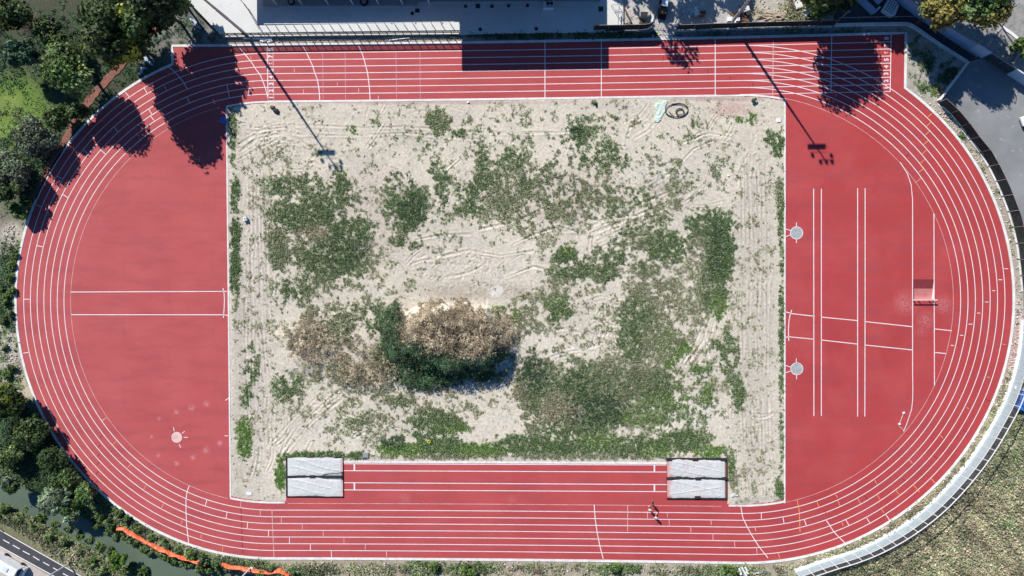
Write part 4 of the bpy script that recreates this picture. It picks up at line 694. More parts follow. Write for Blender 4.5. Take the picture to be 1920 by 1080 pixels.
tree('broadleaf_tree','dark tree crown at the upper left corner of the photo',22,20,6.5,3.6,2.4,3500,.36,14,T_DARK+[(.12,.13,.03)])
tree('broadleaf_tree','dark tree crown between the conifer and the yellow tipped tree',92,60,5.0,3.0,2.0,3000,.36,12,T_DARK)
tree('olive_tree','grey green olive tree left of the track bend, below the lawn',68,258,3.6,4.0,2.6,9000,.26,30,T_OLIVE)
tree('olive_tree','larger grey green olive tree at the left edge of the photo',14,318,3.4,4.0,2.4,9000,.26,30,T_OLIVE)
tree('broadleaf_tree','small leafy green tree between the olive trees and the footpath',112,222,3.0,2.6,2.0,4500,.30,18,T_GREEN)
tree('broadleaf_tree','dark tree beside the lower end of the red footpath',146,212,2.8,2.2,1.8,3000,.30,12,T_DARK+T_GREEN)
tree('broadleaf_tree','dark dense tree at the left edge below the olive trees',14,358,3.6,2.8,1.8,3500,.30,14,T_DARK)
tree('shrub','yellow green shrub overhanging the left bend of the track',34,397,1.8,1.7,1.2,2200,.26,12,T_BRT+T_GREEN,cat='shrub')
tree('shrub','dark green shrub tucked above the yellow green shrub at the left bend',50,375,1.5,1.2,1.0,1200,.25,8,T_DARK+T_GREEN,cat='shrub')
tree('broadleaf_tree','yellow green tree at the left edge beside the lower left bend',14,752,3.6,3.4,2.0,6500,.32,24,[(.15,.19,.03),(.12,.17,.03),(.05,.09,.02)])
tree('broadleaf_tree','dark spreading tree shading the lower left bend',56,812,2.7,3.6,1.6,6000,.32,26,T_DARK)
tree('broadleaf_tree','dark tree crown just below the lower left bend shade',94,864,2.3,3.3,1.4,5500,.30,22,T_DARK+[(.05,.09,.03)])
tree('broadleaf_tree','dark tree at the left edge above the canal',24,854,2.2,3.0,1.4,4500,.30,18,T_DARK+T_GREEN)
tree('willow_tree','pale silvery green willow leaning over the canal',104,936,2.6,3.2,1.5,5200,.22,26,T_PALE,asp=3.4)
tree('willow_tree','second paler willow bush hugging the canal bank',136,958,2.0,2.3,1.2,3200,.22,16,T_PALE+T_GREEN,asp=3.0)
tree('broadleaf_tree','green tree between the willow and the white track kerb',162,928,2.4,2.6,1.4,4200,.28,18,T_GREEN)
tree('broadleaf_tree','dark leafy tree above the willow',128,898,2.2,2.6,1.3,4500,.30,18,T_DARK+T_GREEN)
tree('broadleaf_tree','dark green tree at the left edge where the canal enters',16,905,2.4,2.4,1.3,3000,.28,12,T_DARK+T_PALE)
tree('shrub','bright green rounded shrub on the near canal bank at the bottom edge',222,1052,1.4,1.9,1.1,3000,.24,16,T_BRT,cat='shrub')
# right hand side
tree('broadleaf_tree','leafy green tree standing behind the screened fence at the top edge',1538,14,3.2,2.6,1.6,4200,.30,16,T_GREEN+T_DARK)
tree('broadleaf_tree','dark green tree at the top edge next to the service lane',1578,10,4.0,2.4,1.8,3000,.32,12,T_DARK)
tree('broadleaf_tree','tall dark tree whose crown hangs at the top edge above the sprint start',1560,-60,12.0,6.6,4.4,9000,.40,30,T_DARK)
tree('broadleaf_tree','olive yellow tree overhanging the blue grey boundary wall',1768,10,8.5,4.0,2.8,8000,.34,26,T_OYEL)
tree('broadleaf_tree','wide olive green tree at the top right beside the pale plaza',1846,4,9.5,5.4,3.4,11000,.36,28,T_OYEL+T_GREEN)
tree('shrub','green shrub at the right edge beside the plaza kerb',1916,92,1.8,2.0,1.3,2400,.28,12,T_GREEN+T_OYEL,cat='shrub')
for sx,sy,R,n,lb in ((1640,30,6,9000,16),(1700,60,5.6,8500,16),(1762,100,5.2,7000,16),(1560,20,5,6000,16),(1832,108,5.0,6500,16),(1232,8,3.2,900,9),(1306,12,4.6,2400,14),(1278,92,3.6,480,16),(1385,6,4.0,1800,10),(1180,4,2.4,500,6)):
    tree('broadleaf_tree','tall tree standing just beyond the top edge of the photo',sx-94,sy-142,12.0,R,3.2,n,.42,lb,T_DARK+T_GREEN,group='tall trees beyond the top edge',seen=False)
tree('bush','round dark green bush on the sand just below the far straight',1413,187,.4,.55,.45,500,.14,8,T_GREEN,cat='bush')
tree('bush','small round dark bush on the sand below the middle of the far straight',1116,194,.3,.36,.35,260,.12,6,T_DARK+T_GREEN,cat='bush')
# canal-side shrubs, one kind copied along the banks
shr=[]
for i,(ti,nm) in enumerate(((T_GREEN,'a'),(T_OLIVE+T_GREEN,'b'),(T_BRT+T_GREEN,'c'),(T_DARK+T_GREEN,'d'))):
    p,nn,s,tt=leafcloud((0,0,.55),1.0,.7,650,.22,12,ti,seed=50+i); k=p[:,2]>-.1
    t=empty('bank_shrub',(0,0,0),'leafy shrub on the overgrown canal bank','shrub','leafy shrubs on the canal banks'); o=leafmesh('crown',p[k],nn[k],s[k],tt[k],M['leaf'],t); st=MB()
    for a in range(5): st.tube([(0,0,-.1),(.4*math.cos(a*1.3),.4*math.sin(a*1.3),.6)],[.03,.012],5)
    st.build('stems',M['bark'],t); shr.append((t,False))
labs=[]
spots=[(40,960,0),(70,975,2),(95,985,0),(120,1000,1),(140,1010,2),(160,1022,1),(178,1030,0),(200,1040,2),(150,1040,1),(175,1055,0),(195,1070,1),(240,1064,2),(262,1075,0),(120,1022,1),(90,1008,0),(60,992,1),(30,975,0),(10,958,3),
(190,965,0),(205,980,1),(215,995,0),(228,1008,2),(240,1015,0),(255,1022,3),(268,1030,0),(282,1036,1),(295,1042,1),(310,1048,0),(325,1054,2),(340,1060,0),(355,1062,1),(372,1066,0),(390,1069,2),(405,1072,0),(425,1070,1),(180,985,3),(196,1002,0),(210,1012,3),(225,960,0),(240,975,1),(262,992,2),(285,1006,0),(310,1018,1),(335,1029,0),(360,1040,2),(385,1048,1),(405,1054,0),(490,1072,0),(510,1068,1),(530,1074,0),(556,1070,1),
(20,520,0),(28,545,2),(14,562,0),(22,588,1),(10,600,3),(24,498,0),(30,478,2),(12,650,1),(26,690,3),(14,702,0),(6,540,3),(875,1067,2),(886,1070,0),(812,1062,0),(1155,1063,2),(1362,1064,2),(1370,1074,0)]
usedp=set()
for i,(px,py,k) in enumerate(spots):
    src=shr[k][0]
    if k in usedp:
        t=src.copy(); C.objects.link(t)
        for chd in [c for c in bpy.data.objects if c.parent is src]:
            c=chd.copy(); C.objects.link(c); c.parent=t
    else: t=src; usedp.add(k)
    x,y=P(px,py); zz=float(outz(np.array([x]),np.array([y]))[0]); s=random.uniform(.75,1.25); t.location=(x,y,zz); t.scale=(s,s,s*random.uniform(.8,1.1)); t.rotation_euler=(0,0,random.random()*6.28)
# dead brushwood in the park
dx_,dy_=P(48,38,1.2); b=MB()
for i in range(160):
    a=random.random()*6.28; r0=random.random()*1.6; x0=dx_+r0*math.cos(a)*1.4; y0=dy_+r0*math.sin(a); a2=random.random()*6.28; L_=random.uniform(.5,1.8); z=random.uniform(.2,1.4)
    b.tube([(x0,y0,z),(x0+L_*.5*math.cos(a2),y0+L_*.5*math.sin(a2),z+random.uniform(-.2,.4)),(x0+L_*math.cos(a2+.3),y0+L_*math.sin(a2+.3),z+random.uniform(-.3,.4))],[.04,.025,.01],4)
props(b.build('dead_branches',M['deadwood']),'heap of bare reddish brown branches among the dark trees at upper left','branch pile')
# ================================================================ ground cover (nobody could count it)
def tufts(name,label,X,Y,px,py,DN,zfun,rate,cell,leaf=.17,k=6,maskf=None,hmul=1.0,kinds=range(5),stretch=1.0,seed=3,lowcut=.0):
    r=np.random.default_rng(seed); tot=DN.sum(0)+1e-9
    bgd=.075 if lowcut==0 else 0
    pr,big=vegmask(X,Y,np.concatenate([DN,np.full((1,)+X.shape,bgd)]))
    if maskf is not None: pr=pr*maskf
    n=r.poisson(pr*(.45+.55*big)*rate*cell*cell); idx=np.repeat(np.arange(n.size),n.ravel()); N=len(idx)
    if N==0: return
    x=X.ravel()[idx]+(r.random(N)-.5)*cell; y=Y.ravel()[idx]+(r.random(N)-.5)*cell; dk=DN.reshape(5,-1)[:,idx]+np.array([.01,.02,.004,.03,.004])[:,None]
    dk=dk**2.5; cum=np.cumsum(dk/dk.sum(0),0); kind=(r.random(N)[None,:]>cum).sum(0).clip(0,4); z=zfun(x,y)
    clv=fbm(x,y,1.5,3,31)
    sz=leaf*r.uniform(.7,1.3,N)*(.8+.5*big.ravel()[idx]); lo=np.array([VC[i][0] for i in range(5)])[kind]; hi=np.array([VC[i][1] for i in range(5)])[kind]
    f=r.random((N,1))*.7+clv[:,None]*.6-.15; col=lo+(hi-lo)*f; col*=(.8+.4*r.random((N,1)))
    hh=np.array([.45,.28,.16,.32,.40])[kind]*hmul
    if name=='undergrowth':
        st=fbm(x*.8+y*.8,(y-x)*.8*.35,1.6,4,41); col=col*np.clip(1.05+(st-.5)*2.0,.5,1.6)[:,None]*np.where((x>38)&(y<-10),1.22,1.0)[:,None]
    if name=='brushwood':
        st=fbm(x,y,1.1,3,42); st2=fbm(x,y,.5,2,43); col=1.3*col*np.clip(1+(st-.5)*2.6,.4,1.7)[:,None]; z=z+1.3*st2
    XX=np.repeat(x,k)+r.normal(size=N*k)*np.repeat(sz,k)*.95; YY=np.repeat(y,k)+r.normal(size=N*k)*np.repeat(sz,k)*.95
    ZZ=np.repeat(z,k)+.02+r.random(N*k)*np.repeat(hh*(.4+.8*big.ravel()[idx]),k)
    nr=r.normal(size=(N*k,3))*.62; nr[:,2]=1; cc=np.repeat(col,k,0)*(1+.18*r.normal(size=(N*k,1)))
    o=leafmesh(name,np.stack([XX,YY,ZZ],1),nr,np.repeat(sz,k)*r.uniform(.6,1.2,N*k),np.clip(cc,.005,.9),M['leaf'],aspect=1.7); props(o,label,'ground cover',kind='stuff'); print(name,N)
e=(infield_edge(IXX,IYY)>.25)
low=IDN.copy(); 
tufts('weeds','low green and dry weeds growing in clumps over the sandy infield',IXX,IYY,ipx,ipy,IDN,iz_at,21,GS,leaf=.105,k=7,maskf=e,hmul=.55)
# tall brush over the spoil heap
hb=[b for b in IN if (b[5] in (DRY,DKG) and 700<b[0]<980 and 560<b[1]<730)]+[(584,632,46,42,.66,DRY),(700,694,74,24,.6,DRY),(640,650,70,46,.36,DRY),(690,620,50,40,.3,DKG),(650,690,60,26,.25,OLV)]
tufts('brushwood','tall dry and dark green brush covering the spoil heap in the middle of the infield',IXX,IYY,ipx,ipy,blobs(hb,ipx,ipy),iz_at,20,GS,leaf=.105,k=7,maskf=e,hmul=2.6,seed=9,lowcut=1)
ax=np.arange(-100,108,.25); ay=np.arange(-60,64,.25); AX,AY=np.meshgrid(ax,ay,indexing='ij'); apx,apy=UNP(AX,AY)
def inpoly(px,py,poly):
    r=np.zeros(px.shape,bool); n=len(poly)
    for i in range(n):
        x1,y1=poly[i]; x2,y2=poly[(i+1)%n]
        if y1==y2: continue
        c=((y1>py)!=(y2>py))&(px<(x2-x1)*(py-y1)/(y2-y1)+x1); r^=c
    return r
okp=inpoly(AX,AY,outline(OUTER+.7,.6)); msk=~okp
for q in (LOT,LANE,NEP,PAVE,CYC,TERR): msk&=~inpoly(apx,apy,q)
msk&=~inpoly(apx,apy,[(1150,-100),(1168,50),(1205,55),(1228,58),(1240,73),(1260,73),(1268,57),(1372,51),(1380,0),(1380,-100)])
msk&=(dpath(AX,AY,canal)>2.4)&(dpath(AX,AY,PP(pth))>.75)&(dpath(AX,AY,PP(pb))>.5)&(apx>-60)&(apx<1985)&(apy>-60)&(apy<1130)
ODN=blobs(OUT,apx,apy)
tufts('undergrowth','rough grass, weeds and undergrowth on the banks and verges round the track',AX,AY,apx,apy,ODN,outz,13,.25,leaf=.17,k=6,maskf=msk,hmul=1.3,seed=5)
# rubble on the verges
rout=outline(OUTER+.55,.45)
def rubble():
    pos=[]; r=np.random.default_rng(2)
    def along(pxs,wd,n,cols,s0=.06,s1=.22):
        pw=resample(PP(pxs),1.0)
        for _ in range(n):
            i=r.integers(len(pw)-1); x,y=ext(*pw[i],*pw[i+1],r.random()); x+=r.normal()*wd; y+=r.normal()*wd
            if inpoly(np.array([x]),np.array([y]),rout)[0]: continue
            pos.append((x,y,s0+(s1-s0)*r.random()**3,cols[r.integers(len(cols))]))
    W_=[(.62,.58,.53),(.50,.45,.40),(.40,.36,.32),(.55,.42,.38)]; Rd=[(.55,.40,.36),(.60,.50,.44),(.42,.25,.22),(.62,.58,.53)]
    along([(1720,170),(1745,195),(1775,225),(1800,255),(1825,290),(1850,330),(1868,370),(1885,420),(1898,480),(1905,540)],.55,900,W_)
    along([(1906,560),(1906,620),(1900,670),(1885,720),(1865,765),(1840,810),(1805,860)],.55,1100,Rd)
    along([(1790,880),(1750,920),(1700,960),(1640,995),(1580,1022),(1500,1050)],.6,1100,Rd)
    along([(520,78),(640,76.5),(860,74)],.4,500,W_,.05,.18); along([(1480,1058),(1380,1065),(1240,1066),(1000,1066),(760,1064),(560,1062)],.7,900,Rd+W_)
    along([(20,430),(14,460),(20,470)],1.0,260,W_); along([(14,620),(14,660),(30,700)],1.0,400,W_); along([(1180,20),(1170,40)],1.0,200,W_); along([(1385,10),(1400,30),(1440,30),(1480,20)],1.5,500,W_); along([(450,200),(520,196)],.2,40,W_)
    V=[];T=[];F=[]
    for x,y,s,c in pos:
        z=float(outz(np.array([x]),np.array([y]))[0])+s*.3; a=r.random()*6.28; n=len(V); q=[]
        for dx,dy,dz in ((1,0,0),(0,1,0),(-1,0,0),(0,-1,0),(0.1,0.1,.8),(0,0,-.8)):
            k=s*(.7+.6*r.random()); q.append((x+k*(dx*math.cos(a)-dy*math.sin(a)),y+k*(dx*math.sin(a)+dy*math.cos(a)),z+k*dz))
        V+=q; T+=[np.array(c)*(.8+.4*r.random())]*6
        F+=[(n+i,n+(i+1)%4,n+4) for i in range(4)]
    me=bpy.data.meshes.new('rubble'); me.from_pydata(V,[],F); at=me.attributes.new('tint','FLOAT_COLOR','POINT'); t=np.ones((len(V),4)); t[:,:3]=np.array(T); at.data.foreach_set('color',t.ravel())
    props(link('rubble',me,M['stone']),'loose pale stones and broken rubble scattered along the track verges','rubble',kind='stuff')
rubble()
#--PART4--
# ================================================================ sports equipment
M['sheet']=mat('covering_sheet',(1,1,1),(.90,.91,.92),1.6,.40,attr='tint',bump=.015,bscale=4,spec=.5)
def pitcover(px0,py0,px1,py1,lab,inset,split,wedge,weights,red,seed):
    a=P(px0,py1); c=P(px1,py0); x0,y0,x1,y1=a[0],a[1],c[0],c[1]; t=empty('sand_pit',((x0+x1)/2,(y0+y1)/2,0),lab,'sand pit','long jump sand pits')
    f=MB(); H=.22
    f.box(((x0+x1)/2,y0+.14,H/2),(x1-x0,.28,H)); f.box(((x0+x1)/2,y1-.14,H/2),(x1-x0,.28,H)); f.box((x0+.14,(y0+y1)/2,H/2),(.28,y1-y0-.56,H)); f.box((x1-.05,(y0+y1)/2,H/2),(.10,y1-y0-.56,H))
    ys=y1-(split-py0)/(py1-py0)*(y1-y0); f.box(((x0+x1)/2,ys,H/2-.01),(x1-x0-.56,.50,H-.02)); f.build('frame',M['dark'],t)
    MB().box(((x0+x1)/2,(y0+y1)/2,.06),(x1-x0-.6,y1-y0-.6,.1)).build('sand',M['circle'],t)
    for hi,(ya,yb) in enumerate(((ys+.22,y1-inset[0]),(y0+inset[1],ys-.22))):
        nx,ny=110,46; u=np.linspace(0,1,nx)[:,None]; v=np.linspace(0,1,ny)[None,:]
        X=x0+inset[2]+(x1-x0-inset[2]-inset[3])*u+0*v; Y=ya+(yb-ya)*v+0*u
        Y=Y+(fbm(X,Y*0,1.5,3,seed+hi)-.5)*.5*((v>.97)*1.0+(v<.03)*.6)
        if hi==0: Y=Y+ (wedge[0]*np.clip((u-.58)/.42,0,1)*(1-v)**2)
        else: Y=Y- (wedge[1]*np.clip((u-.58)/.42,0,1)*(v)**2)
        al=seed*.7+hi*1.1; r1=1-np.abs(fbm(X*.45+Y*.25,Y*.8-X*.5,.7,4,seed+hi)*2-1)*1.0; r2=1-np.abs(fbm(X,Y,1.2,3,seed+4)*2-1)
        n0=fbm(X,Y,1.5,3,seed+9)
        Z=.26+.16*np.clip(r1-.90,0,1)/.12*.18+.10*np.clip(r2-.92,0,1)/.08*.25+.04*fbm(X,Y,2,3,seed)
        for (c0,c1,c2,wd_) in ((.75,-1.0,.35,.05),(.45,-.8,.2,.04),(.95,-.75,.1,.03),(.18,.5,.05,.03))[hi+(seed>40):][:2]: Z=Z+.045*np.exp(-((v-(c0+c1*(u-c2))+.05*(n0-.5))/wd_)**2)
        w_=np.minimum.reduce([u*12+0*v,(1-u)*12+0*v,v*8+0*u,(1-v)*8+0*u]).clip(0,1); Z=.235+(Z-.235)*w_
        n=fbm(X,Y,1.1,4,seed+8); rd=np.zeros_like(X)
        if red==1: rd=np.clip(1-u*9+(n-.5)*1.5,0,1)*.75+np.clip((.30-v)*3,0,1)*np.clip(n*2.4-1.2,0,1)*(u<.75)*.8+np.clip((r1-.9)*6,0,1)*.35*(u<.8)
        elif red==2: rd=np.clip(1-(1-u)*22+(n-.5)*1.2,0,1)*.8
        rd=np.clip(rd,0,1)[...,None]; col=np.array([.62,.62,.60])*(.9+.2*n[...,None]); col=col*(1-rd)+np.array([.62,.22,.20])*rd
        vv=np.stack([X,Y,Z],-1).reshape(-1,3); i=np.arange(nx-1)[:,None]*ny+np.arange(ny-1)[None,:]; q=np.stack([i,i+ny,i+ny+1,i+1],-1).reshape(-1,4)
        me=bpy.data.meshes.new('cover_sheet'); me.from_pydata(vv.tolist(),[],q.tolist()); at=me.attributes.new('tint','FLOAT_COLOR','POINT'); cc=np.ones((len(vv),4)); cc[:,:3]=col.reshape(-1,3); at.data.foreach_set('color',cc.ravel())
        me.transform(t.matrix_basis.inverted()); me.polygons.foreach_set('use_smooth',[True]*len(me.polygons)); link('cover_sheet',me,M['sheet'],t)
    for wx_,wy_ in weights:
        q=P(wx_,wy_,.3); MB().box((*q,.31),(1.0,.48,.14)).build('weight',M['dark'],t)
    return t
pitcover(537,856.5,643.5,931,'sand pit at the left end of the jump runways, covered by two white sheets',(.16,.20,.36,.02),893.5,(.75,.35),[(585.5,893.5)],2,31)
pitcover(1250,858.5,1363,935.5,'sand pit at the right end of the jump runways, its white sheets stained red',(.40,.30,.04,.45),896.5,(.0,.1),[(1254.5,861.5),(1303.5,861.5),(1356,861.5),(1309,897.5),(1255,897),(1308,932.5),(1359,897)],1,47)
def circ(px,py,r,m,lab,rim=M['line'],z=.016,rec=False):
    x,y=P(px,py); t=empty('throwing_circle',(x,y,0),lab,'throwing circle','throwing circles')
    MB().disc((x,y),r,z,48).build('pad',m,t); MB().disc((x,y),r+.07,z+.006,48,r0=r-.02).build('rim',rim,t)
circ(1493.5,436.8,1.05,M['circle'],'upper of the two grey concrete throwing circles on the right apron')
circ(1494,691.5,1.05,M['circle'],'lower of the two grey concrete throwing circles on the right apron')
circ(331.3,820,1.05,M['pinkpowder'],'pale powdery throwing circle on the left apron',rim=M['darkmark'])  # dark ring colours in the shadow of the sunken edge
# steeplechase water jump
wj=empty('water_jump',(*P(1732,542),0),'shallow sloping red water jump pit in front of the white barrier','water jump')
(ax0,ay0),(bx0,by0),(cx0,cy0),(dx0,dy0)=PIT; D=.75; mx=ext(bx0,by0,cx0,cy0,.47); mx2=ext(ax0,ay0,dx0,dy0,.47); zm=-.02-D*.47
M['pit_dark']=mat('damp_red_floor',(.27,.045,.05),(.22,.035,.04),1.2,.6); M['pit_pale']=mat('dry_dusty_red_floor',(.60,.22,.21),(.52,.16,.16),1.5,.8)
MB().add([(ax0,ay0,-.02),(bx0,by0,-.02),(*mx,zm),(*mx2,zm)],[(0,3,2,1)]).build('upper_floor',M['pit_dark'],wj)
MB().add([(*mx2,zm),(*mx,zm),(cx0,cy0,-D),(dx0,dy0,-D)],[(0,3,2,1)]).build('lower_floor',M['pit_pale'],wj)
MB().add([(bx0,by0,0),(cx0,cy0,0),(cx0,cy0,-D),(bx0,by0,-.03)],[(0,1,2,3)]).add([(ax0,ay0,0),(dx0,dy0,0),(dx0,dy0,-D),(ax0,ay0,-.03)],[(3,2,1,0)]).add([(dx0,dy0,0),(cx0,cy0,0),(cx0,cy0,-D),(dx0,dy0,-D)],[(0,1,2,3)]).build('pit_wall',M['white'],wj)
q0=P(1712.5,562.5,.85); q1=P(1757.5,562.5,.85); br=empty('steeplechase_barrier',(q0[0]/2+q1[0]/2,q0[1],0),'white steeplechase barrier beam standing across the water jump','barrier')
MB().box(((q0[0]+q1[0])/2,q0[1],.85),(q1[0]-q0[0],.15,.13)).build('beam',M['white'],br,bevel=.01)
for t in (.1,.3,.75,.92):
    x=q0[0]+(q1[0]-q0[0])*t; b=MB(); b.box((x,q0[1],.39),(.07,.09,.78)); b.tube([(x,q0[1]-.32,.03),(x,q0[1]-.05,.55)],.035,6); b.build('leg',M['dark'],br)
# leaning hurdle lying on the right apron, and small gear
a=P(1694,774); c=P(1686,795); hz=empty('equipment_bar',(*c,0),'small white dumbbell shaped bar lying near the lower right inner lane','equipment')
MB().tube([(*a,.07),(*c,.07)],.035,6).build('bar',M['white'],hz)
for q in (a,c): MB().box((*q,.08),(.42,.32,.15),.4).build('foot',M['white'],hz,bevel=.02)
# ================================================================ people
def capsule(mb,pts,rs,k=14):
    mb.tube(pts,rs,k)
    for p,r in ((pts[0],rs[0]),(pts[-1],rs[-1])): mb.ell(p,(r,r,r),12,8)
def remesh(o,vox):
    r=o.modifiers.new('r','REMESH'); r.mode='VOXEL'; r.voxel_size=vox; s=o.modifiers.new('s','SMOOTH'); s.iterations=4; s.factor=.5
    bpy.context.view_layer.update(); me=bpy.data.meshes.new_from_object(o.evaluated_get(bpy.context.evaluated_depsgraph_get())); o.modifiers.clear(); o.data=me; me.polygons.foreach_set('use_smooth',[True]*len(me.polygons))
def person(px,py,rz,label,pose,top,bottom,hair=M['hair'],h=1.76,sleeves=True,bend=0.0,vest=None):
    x,y=P(px,py); t=empty('person',(x,y,.012),label,'person'); s=h/1.76
    V=lambda *a: Vector(a)
    hipz=.93*s; pel=V(0,0,hipz); cb=math.cos(bend); sb=math.sin(bend)
    def T(v): return V(v.x, v.y*cb+ (v.z)*sb, v.z*cb-v.y*sb)+pel      # trunk frame, forward = +y
    chest=T(V(0,.0,.36*s)); neck=T(V(0,0,.53*s)); headc=T(V(0,.025*s,.70*s)); J={}
    for sd,n in ((-1,'L'),(1,'R')):
        f1,k1=pose['leg'+n]                     # thigh swing forward, knee flex
        hip=pel+V(sd*.095*s,0,-.02); kn=hip+V(sd*.01,math.sin(f1)*.43*s,-math.cos(f1)*.43*s); g=f1-k1; an=kn+V(0,math.sin(g)*.42*s,-math.cos(g)*.42*s)
        J['leg'+n]=(hip,kn,an)
        a1,a2,ab=pose['arm'+n]; sh=T(V(sd*.19*s,0,.47*s)); el=sh+V(sd*math.sin(ab)*.29*s,math.sin(a1)*.29*s*math.cos(ab),-math.cos(a1)*.29*s*math.cos(ab)); g=a1+a2; wr=el+V(sd*math.sin(ab*.6)*.25*s,math.sin(g)*.25*s,-math.cos(g)*.25*s); J['arm'+n]=(sh,el,wr)
    low=min(J['legL'][2].z,J['legR'][2].z)-.075*s
    off=V(0,0,-low); rot=Matrix.Rotation(rz,3,'Z')
    wv=lambda v: tuple((rot@(v+off))+V(x,y,.012))
    b=MB()
    b.tube([wv(pel+V(0,0,-.10*s)),wv(pel),wv(T(V(0,0,.18*s))),wv(chest),wv(T(V(0,-.01,.47*s))),wv(neck)],[.12*s,.150*s,.125*s,.155*s,.135*s,.058*s],18)
    capsule(b,[wv(T(V(-.17*s,0,.47*s))),wv(T(V(.17*s,0,.47*s)))],[.062*s,.062*s]); capsule(b,[wv(neck),wv(headc)],[.055*s,.05*s])
    b.ell(wv(headc),(.078*s,.092*s,.115*s),16,12); b.ell(wv(headc+V(0,.075*s,-.045*s)),(.045*s,.035*s,.045*s)); b.ell(wv(headc+V(0,.098*s,-.01*s)),(.016*s,.022*s,.024*s),8,6)
    for sd in (-1,1): b.ell(wv(headc+V(sd*.079*s,0,-.01*s)),(.012*s,.02*s,.03*s),8,6)
    hands=[]
    for n,sd in (('L',-1),('R',1)):
        hp,kn,an=J['leg'+n]; capsule(b,[wv(hp),wv(hp.lerp(kn,.5)),wv(kn),wv(kn.lerp(an,.3)),wv(an)],[.088*s,.076*s,.056*s,.058*s,.036*s])
        capsule(b,[wv(an+V(0,-.04*s,-.035*s)),wv(an+V(0,.08*s,-.045*s)),wv(an+V(0,.17*s,-.055*s))],[.038*s,.038*s,.026*s])
        sh,el,wr=J['arm'+n]; capsule(b,[wv(sh),wv(el),wv(el.lerp(wr,.35)),wv(wr)],[.050*s,.040*s,.038*s,.026*s])
        d=(wr-el).normalized(); sidev=V(sd,0,0).cross(d).normalized(); pal=wr+d*.05*s; capsule(b,[wv(wr),wv(pal+d*.03*s)],[.027*s,.030*s])
        for i,L_ in enumerate((.068,.078,.074,.058)):
            o_=sidev*(.030-.020*i)*s; p0=pal+d*.035*s+o_; p1=p0+d*L_*.5*s-V(sd*.006,0,0); p2=p1+d*L_*.45*s-V(sd*.022*s,0,0); capsule(b,[wv(p0),wv(p1),wv(p2)],[.0105*s,.0098*s,.0085*s],8)
        th=wr+d*.03*s+sidev*.028*s; capsule(b,[wv(th),wv(th+(d*.6+sidev*.8).normalized()*.05*s),wv(th+(d*.85+sidev*.5).normalized()*.085*s)],[.014*s,.012*s,.010*s],8)
    body=b.build('body',M['skin'],t); remesh(body,.0095)
    c=MB()
    c.tube([wv(pel+V(0,0,.02)),wv(T(V(0,0,.18*s))),wv(chest),wv(T(V(0,-.005,.47*s))),wv(T(V(0,0,.515*s)))],[.165*s,.142*s,.172*s,.150*s,.082*s],20); capsule(c,[wv(T(V(-.185*s,0,.465*s))),wv(T(V(.185*s,0,.465*s)))],[.076*s,.076*s])
    for n in 'LR':
        sh,el,wr=J['arm'+n]; capsule(c,[wv(sh),wv(sh.lerp(el,.9 if not sleeves else .62))],[.068*s,.060*s])
        if not sleeves: capsule(c,[wv(el),wv(wr)],[.052*s,.042*s])
    sh_=c.build('shirt',top,t); remesh(sh_,.014)
    c=MB(); c.tube([wv(pel+V(0,0,.06)),wv(pel),wv(pel+V(0,0,-.13*s))],[.158*s,.168*s,.150*s],20)
    for n in 'LR':
        hp,kn,an=J['leg'+n]; capsule(c,[wv(hp),wv(hp.lerp(kn,.95))],[.105*s,.082*s])
        if bottom is not M['cloth_g']: capsule(c,[wv(kn),wv(an)],[.076*s,.058*s])
    tr=c.build('shorts' if bottom is M['cloth_g'] else 'trousers',bottom,t); remesh(tr,.014)
    for n in 'LR':
        an=J['leg'+n][2]; c=MB(); capsule(c,[wv(an+V(0,-.045*s,-.035*s)),wv(an+V(0,.07*s,-.043*s)),wv(an+V(0,.18*s,-.052*s))],[.047*s,.047*s,.036*s]); c.build('shoe',M['white'],t,smooth=True)
    c=MB(); c.ell(wv(headc+V(0,-.018*s,.028*s)),(.086*s,.093*s,.105*s),18,12); c.build('hair',hair,t,smooth=True)
    for sd in (-1,1): MB().ell(wv(headc+V(sd*.03*s,.083*s,.004*s)),(.011*s,.008*s,.008*s),8,6).build('eye',M['white'],t)
    MB().ell(wv(headc+V(0,.093*s,-.055*s)),(.022*s,.008*s,.006*s),8,6).build('mouth',M['darkmark'],t)
    return t
WALK={'legL':(.45,.12),'legR':(-.30,.35),'armL':(-.45,.35,.12),'armR':(.50,.45,.12)}
STAND={'legL':(.06,.04),'legR':(-.05,.05),'armL':(.15,.9,.15),'armR':(.05,.2,.15)}
RUN={'legL':(.75,.55),'legR':(-.45,1.0),'armL':(-.7,1.3,.25),'armR':(.65,1.4,.25)}
person(1222.3,942.5,2.6,'person in dark clothes walking on the innermost lane above the other two',WALK,M['cloth_d'],M['cloth_d'],hair=M['hair'])
person(1216.5,952.3,2.7,'person in a white shirt walking on lane one left of the other two',WALK,M['shirt_w'],M['cloth_g'])
person(1228,967,2.5,'person in a white shirt running, lowest of the three on the home straight',RUN,M['shirt_w'],M['cloth_g'])
person(1231.5,68,-2.2,'worker in a yellow green safety vest bending over beside the yard gate',STAND,M['vest'],M['cloth_d'],bend=.75,sleeves=True)
